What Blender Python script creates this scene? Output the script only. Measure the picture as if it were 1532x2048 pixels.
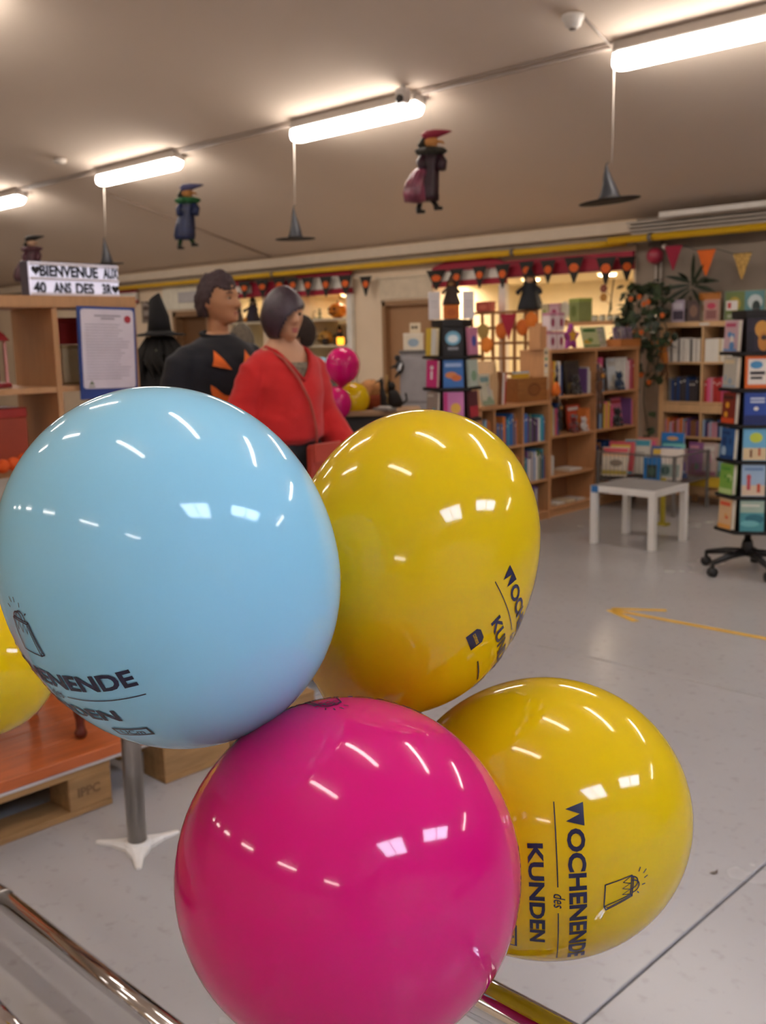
import bpy, bmesh, math, random
from mathutils import Vector, Matrix, Euler, noise
PI = math.pi
for o in list(bpy.data.objects): bpy.data.objects.remove(o)
sc = bpy.context.scene
C = sc.collection
random.seed(7)

# ------------------------------------------------------------------ camera
FPX, PITCH, ROLL, YAW, CAMH = 2052.2, 0.1697, -0.0237, 0.77536, 1.62
_Fh = Vector((-math.sin(YAW), math.cos(YAW), 0)); _R = Vector((math.cos(YAW), math.sin(YAW), 0)); _U = Vector((0, 0, 1))
CF = _Fh*math.cos(PITCH) - _U*math.sin(PITCH)
_Up = _U*math.cos(PITCH) + _Fh*math.sin(PITCH)
CR = _R*math.cos(ROLL) + _Up*math.sin(ROLL)
CU = _Up*math.cos(ROLL) - _R*math.sin(ROLL)
CAM = Vector((0, 0, CAMH))
cd = bpy.data.cameras.new('camera'); cam = bpy.data.objects.new('camera', cd); C.objects.link(cam)
cam.matrix_world = Matrix(((CR.x, CU.x, -CF.x, 0), (CR.y, CU.y, -CF.y, 0), (CR.z, CU.z, -CF.z, CAMH), (0, 0, 0, 1)))
cd.sensor_fit = 'HORIZONTAL'; cd.lens = 5.6; cd.sensor_width = 5.6*1532/FPX
cd.clip_start = 0.02; cd.clip_end = 200
cd.dof.use_dof = True; cd.dof.focus_distance = 0.86; cd.dof.aperture_fstop = 1.75
sc.camera = cam
# ------------------------------------------------------------------ world and exposure
w = bpy.data.worlds.new('world'); sc.world = w; w.use_nodes = True
bg = w.node_tree.nodes['Background']; bg.inputs[0].default_value = (0.62, 0.74, 1.0, 1); bg.inputs[1].default_value = 6.0
sc.view_settings.view_transform = 'Standard'; sc.view_settings.look = 'None'
sc.view_settings.gamma = 1; sc.view_settings.use_curve_mapping = False
sc.view_settings.exposure = 2.18
cy = sc.cycles; cy.max_bounces = 6; cy.diffuse_bounces = 4; cy.glossy_bounces = 3; cy.transmission_bounces = 3; cy.transparent_max_bounces = 4
cy.use_adaptive_sampling = True; cy.adaptive_threshold = .08; cy.use_denoising = True; cy.caustics_reflective = False; cy.caustics_refractive = False
LAMP = 5.5          # radiance of the fluorescent diffusers
NICHE = 30.0         # radiance of the small warm downlights

# ------------------------------------------------------------------ helpers
def ray(px, py):
    return CF + CR*((px-766)/FPX) - CU*((py-1024)/FPX)
def G(px, py, x=None, y=None, z=None, d=None):
    """pixel -> point on the plane x=, y= or z=, or at depth d"""
    r = ray(px, py)
    if x is not None: t = x/r.x
    elif y is not None: t = y/r.y
    elif z is not None: t = (z-CAMH)/r.z
    else: t = d
    return CAM + r*t
def lin(c):
    if isinstance(c, str):
        c = c.lstrip('#'); c = [int(c[i:i+2], 16) for i in (0, 2, 4)]
    return tuple(((v/255)/12.92 if v/255 <= .04045 else ((v/255+.055)/1.055)**2.4) for v in c)
_mats = {}
def M(col, rough=.55, metal=0., kind='plain', name=None, **kw):
    key = (str(col), rough, metal, kind, tuple(sorted(kw.items())))
    if key in _mats: return _mats[key]
    m = bpy.data.materials.new(name or kind); m.use_nodes = True
    nt = m.node_tree; N = nt.nodes; L = nt.links
    b = N['Principled BSDF']; c = lin(col)
    b.inputs['Roughness'].default_value = rough; b.inputs['Metallic'].default_value = metal
    if 'coat' in kw: b.inputs['Coat Weight'].default_value = kw['coat']; b.inputs['Coat Roughness'].default_value = .04
    if 'spec' in kw: b.inputs['Specular IOR Level'].default_value = kw['spec']
    if 'sss' in kw:
        b.inputs['Subsurface Weight'].default_value = kw['sss']; b.inputs['Subsurface Radius'].default_value = (.05, .05, .05); b.inputs['Subsurface Scale'].default_value = 1
    if 'sheen' in kw: b.inputs['Sheen Weight'].default_value = kw['sheen']
    if 'emit' in kw:
        b.inputs['Emission Color'].default_value = (*lin(kw.get('ecol', col)), 1); b.inputs['Emission Strength'].default_value = kw['emit']
    tc = N.new('ShaderNodeTexCoord')
    no = N.new('ShaderNodeTexNoise'); ramp = N.new('ShaderNodeValToRGB')
    amp = kw.get('amp', .07); sc_ = kw.get('scale', 9.)
    mp = N.new('ShaderNodeMapping'); L.new(tc.outputs['Object'], mp.inputs[0])
    if kind == 'wood':
        mp.inputs['Scale'].default_value = kw.get('grain', (1, 1, 14)); amp = kw.get('amp', .18)
        no.inputs['Detail'].default_value = 6
    elif kind == 'wire': pass
    no.inputs['Scale'].default_value = sc_
    if kind != 'wood': no.inputs['Detail'].default_value = kw.get('detail', 3)
    L.new(mp.outputs[0], no.inputs['Vector']); L.new(no.outputs['Fac'], ramp.inputs[0])
    e = ramp.color_ramp.elements
    e[0].position = .3; e[1].position = .7
    e[0].color = (*[v*(1-amp) for v in c], 1); e[1].color = (*[min(1, v*(1+amp)) for v in c], 1)
    L.new(ramp.outputs[0], b.inputs['Base Color'])
    if 'bump' in kw:
        bp = N.new('ShaderNodeBump'); bp.inputs['Strength'].default_value = kw['bump']; bp.inputs['Distance'].default_value = kw.get('bdist', .01)
        n2 = N.new('ShaderNodeTexNoise'); n2.inputs['Scale'].default_value = kw.get('bscale', 60); n2.inputs['Detail'].default_value = 4
        L.new(mp.outputs[0], n2.inputs['Vector']); L.new(n2.outputs['Fac'], bp.inputs['Height']); L.new(bp.outputs[0], b.inputs['Normal'])
    _mats[key] = m
    return m

class MB:
    """collects shapes into one mesh"""
    def __init__(s): s.v = []; s.f = []; s.m = []; s.sm = []
    def add(s, vs, fs, m=0, smooth=False, T=None):
        o = len(s.v)
        s.v += [tuple(T @ Vector(v)) if T else tuple(v) for v in vs]
        for f in fs: s.f.append([i+o for i in f]); s.m.append(m); s.sm.append(smooth)
        return s
    def box(s, c, d, m=0, T=None):
        x, y, z = c; a, b, e = d[0]/2, d[1]/2, d[2]/2
        vs = [(x+i*a, y+j*b, z+k*e) for i in (-1, 1) for j in (-1, 1) for k in (-1, 1)]
        return s.add(vs, [(0, 1, 3, 2), (4, 6, 7, 5), (0, 4, 5, 1), (2, 3, 7, 6), (0, 2, 6, 4), (1, 5, 7, 3)], m, False, T)
    def rbox(s, c, d, bv, m=0, T=None):
        """box with chamfered edges"""
        x, y, z = c; h = [q/2 for q in d]; bv = min(bv, *(q*.49 for q in h))
        vs = []; idx = {}
        for i in (-1, 1):
            for j in (-1, 1):
                for k in (-1, 1):
                    for ax in range(3):
                        p = [i*(h[0]-(bv if ax != 0 else 0)), j*(h[1]-(bv if ax != 1 else 0)), k*(h[2]-(bv if ax != 2 else 0))]
                        idx[(i, j, k, ax)] = len(vs); vs.append((x+p[0], y+p[1], z+p[2]))
        fs = []
        for ax in range(3):
            for sg in (-1, 1):
                o = [q for q in range(3) if q != ax]; q = []
                for a, b in ((-1, -1), (1, -1), (1, 1), (-1, 1)):
                    t = [0, 0, 0]; t[ax] = sg; t[o[0]] = a; t[o[1]] = b; q.append(idx[(*t, ax)])
                fs.append(q)
        for ax in range(3):
            o = [q for q in range(3) if q != ax]
            for a in (-1, 1):
                for b in (-1, 1):
                    q = []
                    for sg, w_ in ((-1, 0), (-1, 1), (1, 1), (1, 0)):
                        t = [0, 0, 0]; t[ax] = sg; t[o[0]] = a; t[o[1]] = b; q.append(idx[(*t, o[w_])])
                    fs.append(q)
        for i in (-1, 1):
            for j in (-1, 1):
                for k in (-1, 1): fs.append([idx[(i, j, k, a)] for a in range(3)])
        return s.add(vs, fs, m, False, T)
    def loft(s, rings, m=0, cap=True, smooth=True, closed=True, T=None):
        n = len(rings[0]); vs = [p for r in rings for p in r]; fs = []
        for i in range(len(rings)-1):
            for j in range(n if closed else n-1):
                k = (j+1) % n; fs.append((i*n+j, i*n+k, (i+1)*n+k, (i+1)*n+j))
        if cap and closed:
            fs.append(list(range(n))[::-1]); fs.append([(len(rings)-1)*n+j for j in range(n)])
        return s.add(vs, fs, m, smooth, T)
    def lathe(s, prof, n=20, m=0, smooth=True, T=None, cap=True):
        return s.loft([[(r*math.cos(2*PI*j/n), r*math.sin(2*PI*j/n), z) for j in range(n)] for r, z in prof], m, cap, smooth, True, T)
    def tube(s, pts, r, n=8, m=0, smooth=True, T=None, cap=True):
        pts = [Vector(p) for p in pts]; rs = r if isinstance(r, (list, tuple)) else [r]*len(pts)
        rings = []; up = None
        for i, p in enumerate(pts):
            t = (pts[min(i+1, len(pts)-1)]-pts[max(i-1, 0)]).normalized()
            if up is None: up = t.orthogonal().normalized()
            else: up = (up - t*up.dot(t)); up = up.normalized() if up.length > 1e-5 else t.orthogonal().normalized()
            b = t.cross(up)
            rings.append([p+up*rs[i]*math.cos(2*PI*j/n)+b*rs[i]*math.sin(2*PI*j/n) for j in range(n)])
        return s.loft(rings, m, cap, smooth, True, T)
    def cyl(s, a, b, r, n=14, m=0, T=None, smooth=True): return s.tube([a, b], r, n, m, smooth, T)
    def ball(s, c, r, n=12, m=0, T=None):
        rx, ry, rz = r if isinstance(r, (list, tuple)) else (r, r, r); c = Vector(c); rings = []
        k = max(6, n*2//3)
        for i in range(k+1):
            a = PI*(i+.02 if i == 0 else (i-.02 if i == k else i))/k
            rings.append([c+Vector((rx*math.sin(a)*math.cos(2*PI*j/n), ry*math.sin(a)*math.sin(2*PI*j/n), -rz*math.cos(a))) for j in range(n)])
        return s.loft(rings, m, True, True, True, T)
    def prism(s, poly, h, m=0, T=None, smooth=False):
        """poly in XZ, thickness h along Y centred"""
        n = len(poly); vs = [(x, -h/2, z) for x, z in poly]+[(x, h/2, z) for x, z in poly]
        fs = [list(range(n)), list(range(n, 2*n))[::-1]]+[(i, i+n, (i+1) % n+n, (i+1) % n) for i in range(n)]
        return s.add(vs, fs, m, smooth, T)
    def quad(s, pts, m=0, T=None): return s.add(pts, [list(range(len(pts)))], m, False, T)
    def mesh(s, name, mats):
        me = bpy.data.meshes.new(name); me.from_pydata([tuple(v) for v in s.v], [], s.f)
        for a in (mats if isinstance(mats, (list, tuple)) else [mats]): me.materials.append(a)
        me.polygons.foreach_set('material_index', s.m); me.polygons.foreach_set('use_smooth', s.sm)
        bm = bmesh.new(); bm.from_mesh(me); bmesh.ops.recalc_face_normals(bm, faces=bm.faces); bm.to_mesh(me); bm.free()
        me.update(); return me
    def build(s, name, mats, parent=None, loc=None, rz=0, rot=None):
        o = bpy.data.objects.new(name, s.mesh(name, mats)); C.objects.link(o)
        if parent: o.parent = parent
        if loc is not None: o.location = loc
        o.rotation_euler = rot if rot is not None else (0, 0, rz)
        return o
def tag(o, label=None, cat=None, group=None, kind=None):
    if label: o['label'] = label
    if cat: o['category'] = cat
    if group: o['group'] = group
    if kind: o['kind'] = kind
    return o
def thing(name, label, cat, loc=(0, 0, 0), rz=0, group=None, kind=None, rot=None):
    o = bpy.data.objects.new(name, None); C.objects.link(o); o.empty_display_size = .05
    o.location = loc; o.rotation_euler = rot if rot is not None else (0, 0, rz)
    return tag(o, label, cat, group, kind)
def copy_tree(o, parent=None):
    c = o.copy(); C.objects.link(c); c.parent = parent
    for ch in list(o.children): copy_tree(ch, c)
    return c
def struct(name, mb, mats, parent=None):
    o = mb.build(name, mats, parent)
    if not parent: o['kind'] = 'structure'
    return o
def ell(cx, cz, rx, rz, n=14, a0=0): return [(cx+rx*math.cos(a0+2*PI*i/n), cz+rz*math.sin(a0+2*PI*i/n)) for i in range(n)]
def text2d(body, size=1., bold=0., shear=0., sx=1.):
    cu = bpy.data.curves.new('t', 'FONT'); cu.body = body; cu.size = size; cu.offset = bold; cu.shear = shear
    cu.resolution_u = 3; cu.align_x = 'LEFT'
    ob = bpy.data.objects.new('t', cu); C.objects.link(ob)
    dg = bpy.context.evaluated_depsgraph_get(); me = bpy.data.meshes.new_from_object(ob.evaluated_get(dg))
    vs = [(v.co.x*sx, v.co.y) for v in me.vertices]; fs = [list(p.vertices) for p in me.polygons]
    bpy.data.objects.remove(ob); bpy.data.curves.remove(cu); bpy.data.meshes.remove(me)
    return vs, fs
def fit2d(t, x0, x1, y0, y1, keep=False):
    vs, fs = t
    ax, bx = min(v[0] for v in vs), max(v[0] for v in vs); ay, by = min(v[1] for v in vs), max(v[1] for v in vs)
    return [(x0+(v[0]-ax)/(bx-ax)*(x1-x0), y0+(v[1]-ay)/(by-ay)*(y1-y0)) for v in vs], fs
def stroke(pts, wd, closed=False):
    """polyline -> thin quads (verts2d, faces)"""
    vs = []; fs = []
    P = list(pts)+([pts[0]] if closed else [])
    for (x0, y0), (x1, y1) in zip(P, P[1:]):
        dx, dy = x1-x0, y1-y0; l = math.hypot(dx, dy) or 1; nx, ny = -dy/l*wd/2, dx/l*wd/2; ex, ey = dx/l*wd*.4, dy/l*wd*.4
        o = len(vs); vs += [(x0+nx-ex, y0+ny-ey), (x0-nx-ex, y0-ny-ey), (x1-nx+ex, y1-ny+ey), (x1+nx+ex, y1+ny+ey)]; fs.append([o, o+1, o+2, o+3])
    return vs, fs
def merge2d(*ts):
    vs = []; fs = []
    for t in ts:
        o = len(vs); vs += t[0]; fs += [[i+o for i in f] for f in t[1]]
    return vs, fs
def sm(x, a, b):
    t = max(0, min(1, (x-a)/(b-a))); return t*t*(3-2*t)
# ------------------------------------------------------------------ room shell
YW = 9.6                                    # back wall
def zc(y): return 2.74+(YW-y)*.26 if y > -1.2 else 2.74+(YW+1.2)*.26-(-1.2-y)*.30
SL = math.atan(.26)
WALLC = M('#e4cfb4', .85, amp=.04, scale=2)
GREYW = M('#8a7d70', .9, amp=.10, scale=3, bump=.25, bscale=25)
CEILC = M('#dfcdbc', .9, amp=.02, scale=.6)
fl_root = thing('floor', None, None, kind='structure')
def floor_mat():
    m = bpy.data.materials.new('polished_concrete'); m.use_nodes = True; nt = m.node_tree; N = nt.nodes; L = nt.links; b = N['Principled BSDF']
    tc = N.new('ShaderNodeTexCoord'); n1 = N.new('ShaderNodeTexNoise'); n1.inputs['Scale'].default_value = 1.3; n1.inputs['Detail'].default_value = 5
    n2 = N.new('ShaderNodeTexNoise'); n2.inputs['Scale'].default_value = 22; n2.inputs['Detail'].default_value = 6
    L.new(tc.outputs['Object'], n1.inputs['Vector']); L.new(tc.outputs['Object'], n2.inputs['Vector'])
    r1 = N.new('ShaderNodeValToRGB'); r1.color_ramp.elements[0].position = .2; r1.color_ramp.elements[1].position = .8
    r1.color_ramp.elements[0].color = (*lin('#a6a2a1'), 1); r1.color_ramp.elements[1].color = (*lin('#b0adac'), 1)
    r2 = N.new('ShaderNodeValToRGB'); r2.color_ramp.elements[0].position = .27; r2.color_ramp.elements[1].position = .42
    r2.color_ramp.elements[0].color = (.72, .7, .68, 1); r2.color_ramp.elements[1].color = (1, 1, 1, 1)
    mx = N.new('ShaderNodeMix'); mx.data_type = 'RGBA'; mx.blend_type = 'MULTIPLY'; mx.inputs[0].default_value = .55
    L.new(n1.outputs['Fac'], r1.inputs[0]); L.new(n2.outputs['Fac'], r2.inputs[0])
    L.new(r1.outputs[0], mx.inputs[6]); L.new(r2.outputs[0], mx.inputs[7]); L.new(mx.outputs[2], b.inputs['Base Color'])
    rr = N.new('ShaderNodeMapRange'); rr.inputs[3].default_value = .24; rr.inputs[4].default_value = .29; L.new(n1.outputs['Fac'], rr.inputs[0]); L.new(rr.outputs[0], b.inputs['Roughness'])
    b.inputs['Specular IOR Level'].default_value = .45
    return m
FM = floor_mat()
xs = [-22, -13.2, -7.2, -1.22, 4.8, 9]; ys = [-8, -1.75, 4.27, 12]; g = .004
for i in range(5):
    for j in range(3):
        MB().rbox(((xs[i]+xs[i+1])/2, (ys[j]+ys[j+1])/2, -.05), (xs[i+1]-xs[i]-2*g, ys[j+1]-ys[j]-2*g, .1), .003).build('slab', FM, fl_root)
MB().box((-6.5, 2, -.13), (31, 20, .05)).build('joint_filler', M('#2e2927', .9), fl_root)
# ceiling with two roof windows
cm = MB(); wins = [(4.0, 6.2, -1.1, .9), (3.9, 5.3, 2.4, 4.7)]
cx = [-22, 3.9, 4.0, 5.3, 6.2, 9]; cyv = [-8, -1.2, -1.1, .9, 2.4, 4.7, 9.6]
for i in range(5):
    for j in range(6):
        a, b, c0, d0 = cx[i], cx[i+1], cyv[j], cyv[j+1]
        if any(a >= q[0]-1e-6 and b <= q[1]+1e-6 and c0 >= q[2]-1e-6 and d0 <= q[3]+1e-6 for q in wins): continue
        za = zc(c0) if c0 > -1.2001 and c0 != -1.2 else zc(c0+1e-6 if c0 == -1.2 else c0); zb = zc(d0)
        P = [(a, c0, za), (b, c0, za), (b, d0, zb), (a, d0, zb)]
        cm.add(P+[(x, y, z+.16) for x, y, z in P], [(0, 3, 2, 1), (4, 5, 6, 7), (0, 1, 5, 4), (1, 2, 6, 5), (2, 3, 7, 6), (3, 0, 4, 7)])
struct('ceiling', cm, CEILC)
gm = bpy.data.materials.new('window_glass'); gm.use_nodes = True
nt = gm.node_tree; nt.nodes.clear(); o_ = nt.nodes.new('ShaderNodeOutputMaterial'); mx = nt.nodes.new('ShaderNodeMixShader'); tr = nt.nodes.new('ShaderNodeBsdfTransparent'); gl = nt.nodes.new('ShaderNodeBsdfGlossy')
gl.inputs['Roughness'].default_value = .05; mx.inputs[0].default_value = .08; nt.links.new(tr.outputs[0], mx.inputs[1]); nt.links.new(gl.outputs[0], mx.inputs[2]); nt.links.new(mx.outputs[0], o_.inputs[0])
for k, (a, b, c0, d0) in enumerate(wins):
    t = thing('window_%d' % (k+1), None, None, kind='structure')
    f = MB()
    for x in (a+.03, b-.03): f.tube([(x, c0, zc(c0)+.08), (x, d0, zc(d0)+.08)], .045, 4)
    for y in (c0+.03, (c0+d0)/2, d0-.03): f.tube([(a, y, zc(y)+.08), (b, y, zc(y)+.08)], .04, 4)
    f.build('window_frame', M('#e8e6e2', .5), t)
    MB().quad([(a, c0, zc(c0)+.1), (b, c0, zc(c0)+.1), (b, d0, zc(d0)+.1), (a, d0, zc(d0)+.1)]).build('pane', gm, t)
# side and front walls
struct('wall_left', MB().box((-22.1, 1, 2.7), (.2, 20, 5.8)), WALLC)
struct('wall_right', MB().box((9.1, 1, 2.7), (.2, 20, 5.8)), WALLC)
struct('wall_front', MB().box((-6.5, -8.1, 1.95), (31, .2, 3.9)), WALLC)
# back wall with openings
def wx(px, py=625, y=YW): return G(px, py, y=y).x
def wz(px, py, y=YW): return G(px, py, y=y).z
ops = [('door', wx(345), wx(418), wz(380, 622)), ('niche', wx(458), wx(525), wz(490, 588)), ('niche', wx(598), wx(694), wz(650, 588)),
       ('door', wx(763), wx(866), wz(815, 600)), ('shop', wx(869), wx(1266), wz(1100, 549))]
XG = wx(1272, 520)
wb = MB(); prev = -22
for kind, a, b, zt in ops:
    wb.box(((prev+a)/2, YW+.1, 1.37), (a-prev, .2, 2.74)); wb.box(((a+b)/2, YW+.1, (zt+2.74)/2), (b-a, .2, 2.74-zt)); prev = b
wb.box(((prev+XG)/2, YW+.1, 1.37), (XG-prev, .2, 2.74))
wall_back = struct('wall_back', wb, WALLC)
struct('wall_back_right', MB().box(((XG+9)/2, YW+.1, 1.42), (9-XG, .2, 2.84)), GREYW)
NIC = M('#e6d8b8', .8, amp=.03); NICW = M('#efe9dc', .7)
for kind, a, b, zt in ops:
    if kind == 'door': continue
    dp = .55 if kind == 'niche' else 1.6; nb = MB()
    nb.box(((a+b)/2, YW+.2+dp+.03, zt/2), (b-a+.1, .06, zt+.1)); nb.box((a-.03, YW+.2+dp/2, zt/2), (.06, dp, zt)); nb.box((b+.03, YW+.2+dp/2, zt/2), (.06, dp, zt))
    nb.box(((a+b)/2, YW+.2+dp/2, zt+.03), (b-a+.12, dp+.06, .06))
    nb.build('niche_lining', NIC, wall_back)
    for q in ((.5,) if kind == 'niche' else (.1, .38, .76)):
        rd = .06 if kind == 'niche' else .095; lx = a+(b-a)*q; ly = YW+.2+dp*(.45 if kind == 'niche' else .22)
        dl = thing('downlight', ('small round downlight in the ceiling of the lit shop' if kind == 'shop' else 'small round downlight inside the decorated wall niche'), 'lamp', (lx, ly, zt), group='niche downlights')
        MB().lathe([(rd+.015, -.001), (rd+.015, -.015), (rd, -.018)], 16, cap=False).build('ring', M('#d9d4cc', .4), dl)
        MB().lathe([(rd, -.006), (rd, -.012), (.002, -.013)], 16).build('lens', M('#ffffff', .4, emit=NICHE*(1.6 if kind == 'shop' else .65), ecol='#ffe8c8'), dl)
# ledge, grey shade strip, cable trays
zl1 = wz(900, 487); 
struct('trim_1', MB().box(((-22+XG)/2, YW-.06, (zl1+2.62)/2), (XG+22, .12, zl1-2.60+.02)), M('#d8c9b5', .8, amp=.03))
struct('ledge_shade_strip', MB().box(((-22+XG)/2, YW-.02, 2.54), (XG+22, .035, .13)), M('#a39685', .85))  # shade below the ledge, put into the grey colour of this strip
tr_ = MB()
for k in range(4):
    zz = wz(1400, 432, 9.3)-k*.033; tr_.box(((XG+.05+9)/2, 9.38+.03*k, zz), (9-XG-.1, .22, .018))
struct('trim_3', tr_, M('#b3a89b', .5))
struct('trim_4', MB().box(((wx(1325, 430, 9.25)+9)/2, 9.2, wz(1450, 416, 9.2)), (9-wx(1325, 430, 9.25), .05, .05)), M('#ded8d0', .5))
# strip joint running down the ceiling
a = G(545, 523, y=9.55); 
struct('trim_5', MB().tube([(a.x, 9.5, zc(9.5)-.01), (a.x, 6.95, zc(6.95)-.01)], .015, 4), M('#b09c8d', .7))
# doors
t = thing('door_1', None, None, kind='structure', loc=((ops[3][1]+ops[3][2])/2, YW+.08, 0)); wd = ops[3][2]-ops[3][1]; zt = ops[3][3]
MB().box((0, .03, zt/2-.02), (wd-.1, .04, zt-.06)).build('door_leaf', M('#a9805c', .5, kind='wood', amp=.08), t)
fr = MB()
for s_ in (-1, 1): fr.box((s_*(wd/2-.03), 0, zt/2), (.06, .16, zt))
fr.box((0, 0, zt-.03), (wd, .16, .06)); fr.build('door_frame', M('#9d7856', .5, kind='wood', amp=.08), t)
MB().tube([(wd/2-.14, -.03, 1.02), (wd/2-.14, -.08, 1.02), (wd/2-.26, -.08, 1.02)], .01, 6).build('door_handle', M('#b8b4ae', .3, 1.), t)
struct('trim_6', MB().box(((ops[3][1]+ops[3][2])/2, YW-.01, (zt+.02+wz(815, 556))/2), (wd+.02, .03, wz(815, 556)-zt-.02)).box(((ops[3][1]+ops[3][2])/2, YW-.02, wz(815, 553)), (wd+.1, .05, .03)), M('#d6c6ae', .7))
t = thing('door_2', None, None, kind='structure', loc=((ops[0][1]+ops[0][2])/2, YW+.1, 0)); wd = ops[0][2]-ops[0][1]; zt = ops[0][3]
MB().box((0, .05, zt/2-.02), (wd-.1, .04, zt-.05)).build('door_leaf', M('#6d4a2c', .5, kind='wood', amp=.1), t)
fr = MB()
for s_ in (-1, 1): fr.box((s_*(wd/2-.04), 0, zt/2), (.08, .22, zt))
fr.box((0, 0, zt-.04), (wd, .22, .08)); fr.build('door_frame', M('#8c6a4b', .5, kind='wood', amp=.1), t)
struct('trim_7', MB().box(((wx(330)+wx(425))/2, YW-.015, (wz(380, 568)+wz(380, 618))/2), (wx(425)-wx(330), .03, wz(380, 568)-wz(380, 618))), M('#e2dccb', .7))
tag(MB().rbox((0, 0, 0), (wx(400)-wx(362), .02, .16), .004).build('door_sign', M('#b9b6b8', .5), loc=(wx(382), YW-.045, wz(382, 594))), 'small grey sign plate above the dark brown door', 'sign')
# framed picture on the wall
t = thing('framed_picture', 'small framed grey photograph hung on the beige wall beside the witch', 'picture', (wx(301), YW-.02, wz(301, 624)))
pw, ph = wx(315)-wx(287), wz(301, 604)-wz(301, 646)
fr = MB()
for s_ in (-1, 1): fr.box((s_*(pw/2-.012), 0, 0), (.024, .03, ph)); fr.box((0, 0, s_*(ph/2-.012)), (pw, .03, .024))
fr.build('frame', M('#8a7c70', .5), t)
MB().box((0, .003, 0), (pw-.04, .012, ph-.04)).box((0, -.004, ph*.18), (pw*.8, .004, ph*.2), 1).box((0, -.004, -ph*.28), (pw*.8, .004, ph*.22), 1).build('photograph', [M('#a39890', .4), M('#5b4b45', .4)], t)

# ------------------------------------------------------------------ ceiling lamps
HOUS = M('#a39a92', .5); DIFF = M('#ffffff', .4, emit=LAMP, ecol='#fff5ea')
def make_fixture():
    t = thing('ceiling_lamp', 'x', 'lamp', group='fluorescent ceiling lamps')
    L_ = 1.55
    MB().rbox((0, 0, -.036), (L_-.02, .165, .085), .012).build('housing', HOUS, t)
    rings = []
    for x, sx_ in ((-L_/2, .5), (-L_/2+.02, .85), (-L_/2+.06, 1), (L_/2-.06, 1), (L_/2-.02, .85), (L_/2, .5)):
        rings.append([(x, .075*sx_*a, -.115+.05*b*(.5+.5*sx_)) for a, b in ((-1, 1), (-.95, -.1), (-.7, -.8), (-.3, -1), (.3, -1), (.7, -.8), (.95, -.1), (1, 1))])
    MB().loft(rings).build('diffuser', DIFF, t)
    return t
FX = make_fixture()
xrow = [wx(590, 275, 6.5)+.775, wx(1235, 130, 6.5)+.775, wx(286, 345, 6.5)]
x0 = G(590, 275, z=3.42).x+.77
names = {0: 'lit ceiling lamp with the small white camera at its end and the burgundy puppet below', 1: 'lit ceiling lamp joined to the dome sensor, big witch hat below it',
         -1: 'lit ceiling lamp with the green and blue puppet hanging off its end', -2: 'lit ceiling lamp above the light box sign and the wooden cube shelf'}
lampx = {0: x0, 1: G(1235, 130, z=3.42).x+.78, -1: (G(200, 365, z=3.42).x+G(372, 328, z=3.42).x)/2}
lampx[-2] = lampx[-1]-3.42; lampx[-3] = lampx[-2]-3.42; lampx[2] = lampx[1]+3.4; lampx[3] = lampx[2]+3.4
first = True
def put_lamp(x, y, label, rotx):
    global first
    o = FX if first else copy_tree(FX); first = False
    o.location = (x, y, zc(y)-.012); o.rotation_euler = (rotx, 0, 0); o['label'] = label
for k, x in lampx.items(): put_lamp(x, 6.5, names.get(k, 'ceiling lamp further along the row above the book tables'), -SL)
for y, xs0, ks in ((3.75, -.3, (-2, 0)), (1.75, -1.0, (-2, -1, 0)), (-.5, -.8, (-2, -1, 0)), (-5.6, -.3, (-4, -3, -2, -1, 0, 1))):
    for k in ks: put_lamp(xs0+k*4.1, y, 'ceiling lamp in the parallel rows over the rest of the hall', -SL if y > -1.2 else math.atan(.30))
# conduits between the visible lamps
cx_ = sorted(lampx.values())
cb = MB()
for a, b in zip(cx_, cx_[1:]): cb.tube([(a+.8, 6.47, zc(6.47)-.025), (b-.8, 6.47, zc(6.47)-.025)], .013, 6)
cb.tube([(cx_[0]-3, 6.44, zc(6.44)-.012), (cx_[-1]+3, 6.44, zc(6.44)-.012)], .008, 5)
tag(cb.build('cable_conduit', M('#a8998d', .5)), 'thin grey cable conduit along the ceiling between the lamps', 'conduit')
def ceil_hit(px, py):
    r = ray(px, py); k = .26; t_ = (2.74+k*YW-CAMH)/(r.z+k*r.y); return CAM+r*t_
s = ceil_hit(1146, 28)
t = thing('smoke_detector', 'white dome sensor on the ceiling with a short conduit', 'sensor', s)
MB().lathe([(.075, -.005), (.075, -.03), (.06, -.045), (.052, -.075), (.03, -.09), (.002, -.093)], 20).build('housing', M('#d9d2ca', .4), t)
MB().lathe([(.028, -.088), (.02, -.10), (.002, -.102)], 12).build('sensor_head', M('#6e625c', .4), t)
e = Vector((lampx[1]-.80, 6.47, zc(6.47)-.02))-s
MB().tube([Vector((.06, .02, -.02)), e], .010, 6).build('conduit', M('#b5a79c', .5), t)
s = ceil_hit(120, 316)
t = thing('smoke_detector', 'tiny white detector on the ceiling beyond the hanging green puppet', 'sensor', s)
MB().lathe([(.07, -.005), (.07, -.04), (.045, -.06), (.002, -.062)], 14).build('housing', M('#cfc5bb', .4), t)
p = G(806, 200, y=6.33)
t = thing('ceiling_camera', 'small white camera mounted beside the end of the lamp above the burgundy puppet', 'camera', p)
MB().rbox((0, 0, .03), (.10, .09, .12), .012).box((0, 0, (zc(6.33)-p.z+.09)/2), (.03, .03, max(.02, zc(6.33)-p.z-.09))).build('body', M('#c9c2bb', .4), t)
MB().lathe([(.036, 0), (.034, .02), (.02, .03), (.002, .031)], 14, T=Matrix.Translation((.01, -.045, .0)) @ Matrix.Rotation(PI/2, 4, 'X')).build('lens', M('#3a3533', .2), t)

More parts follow.
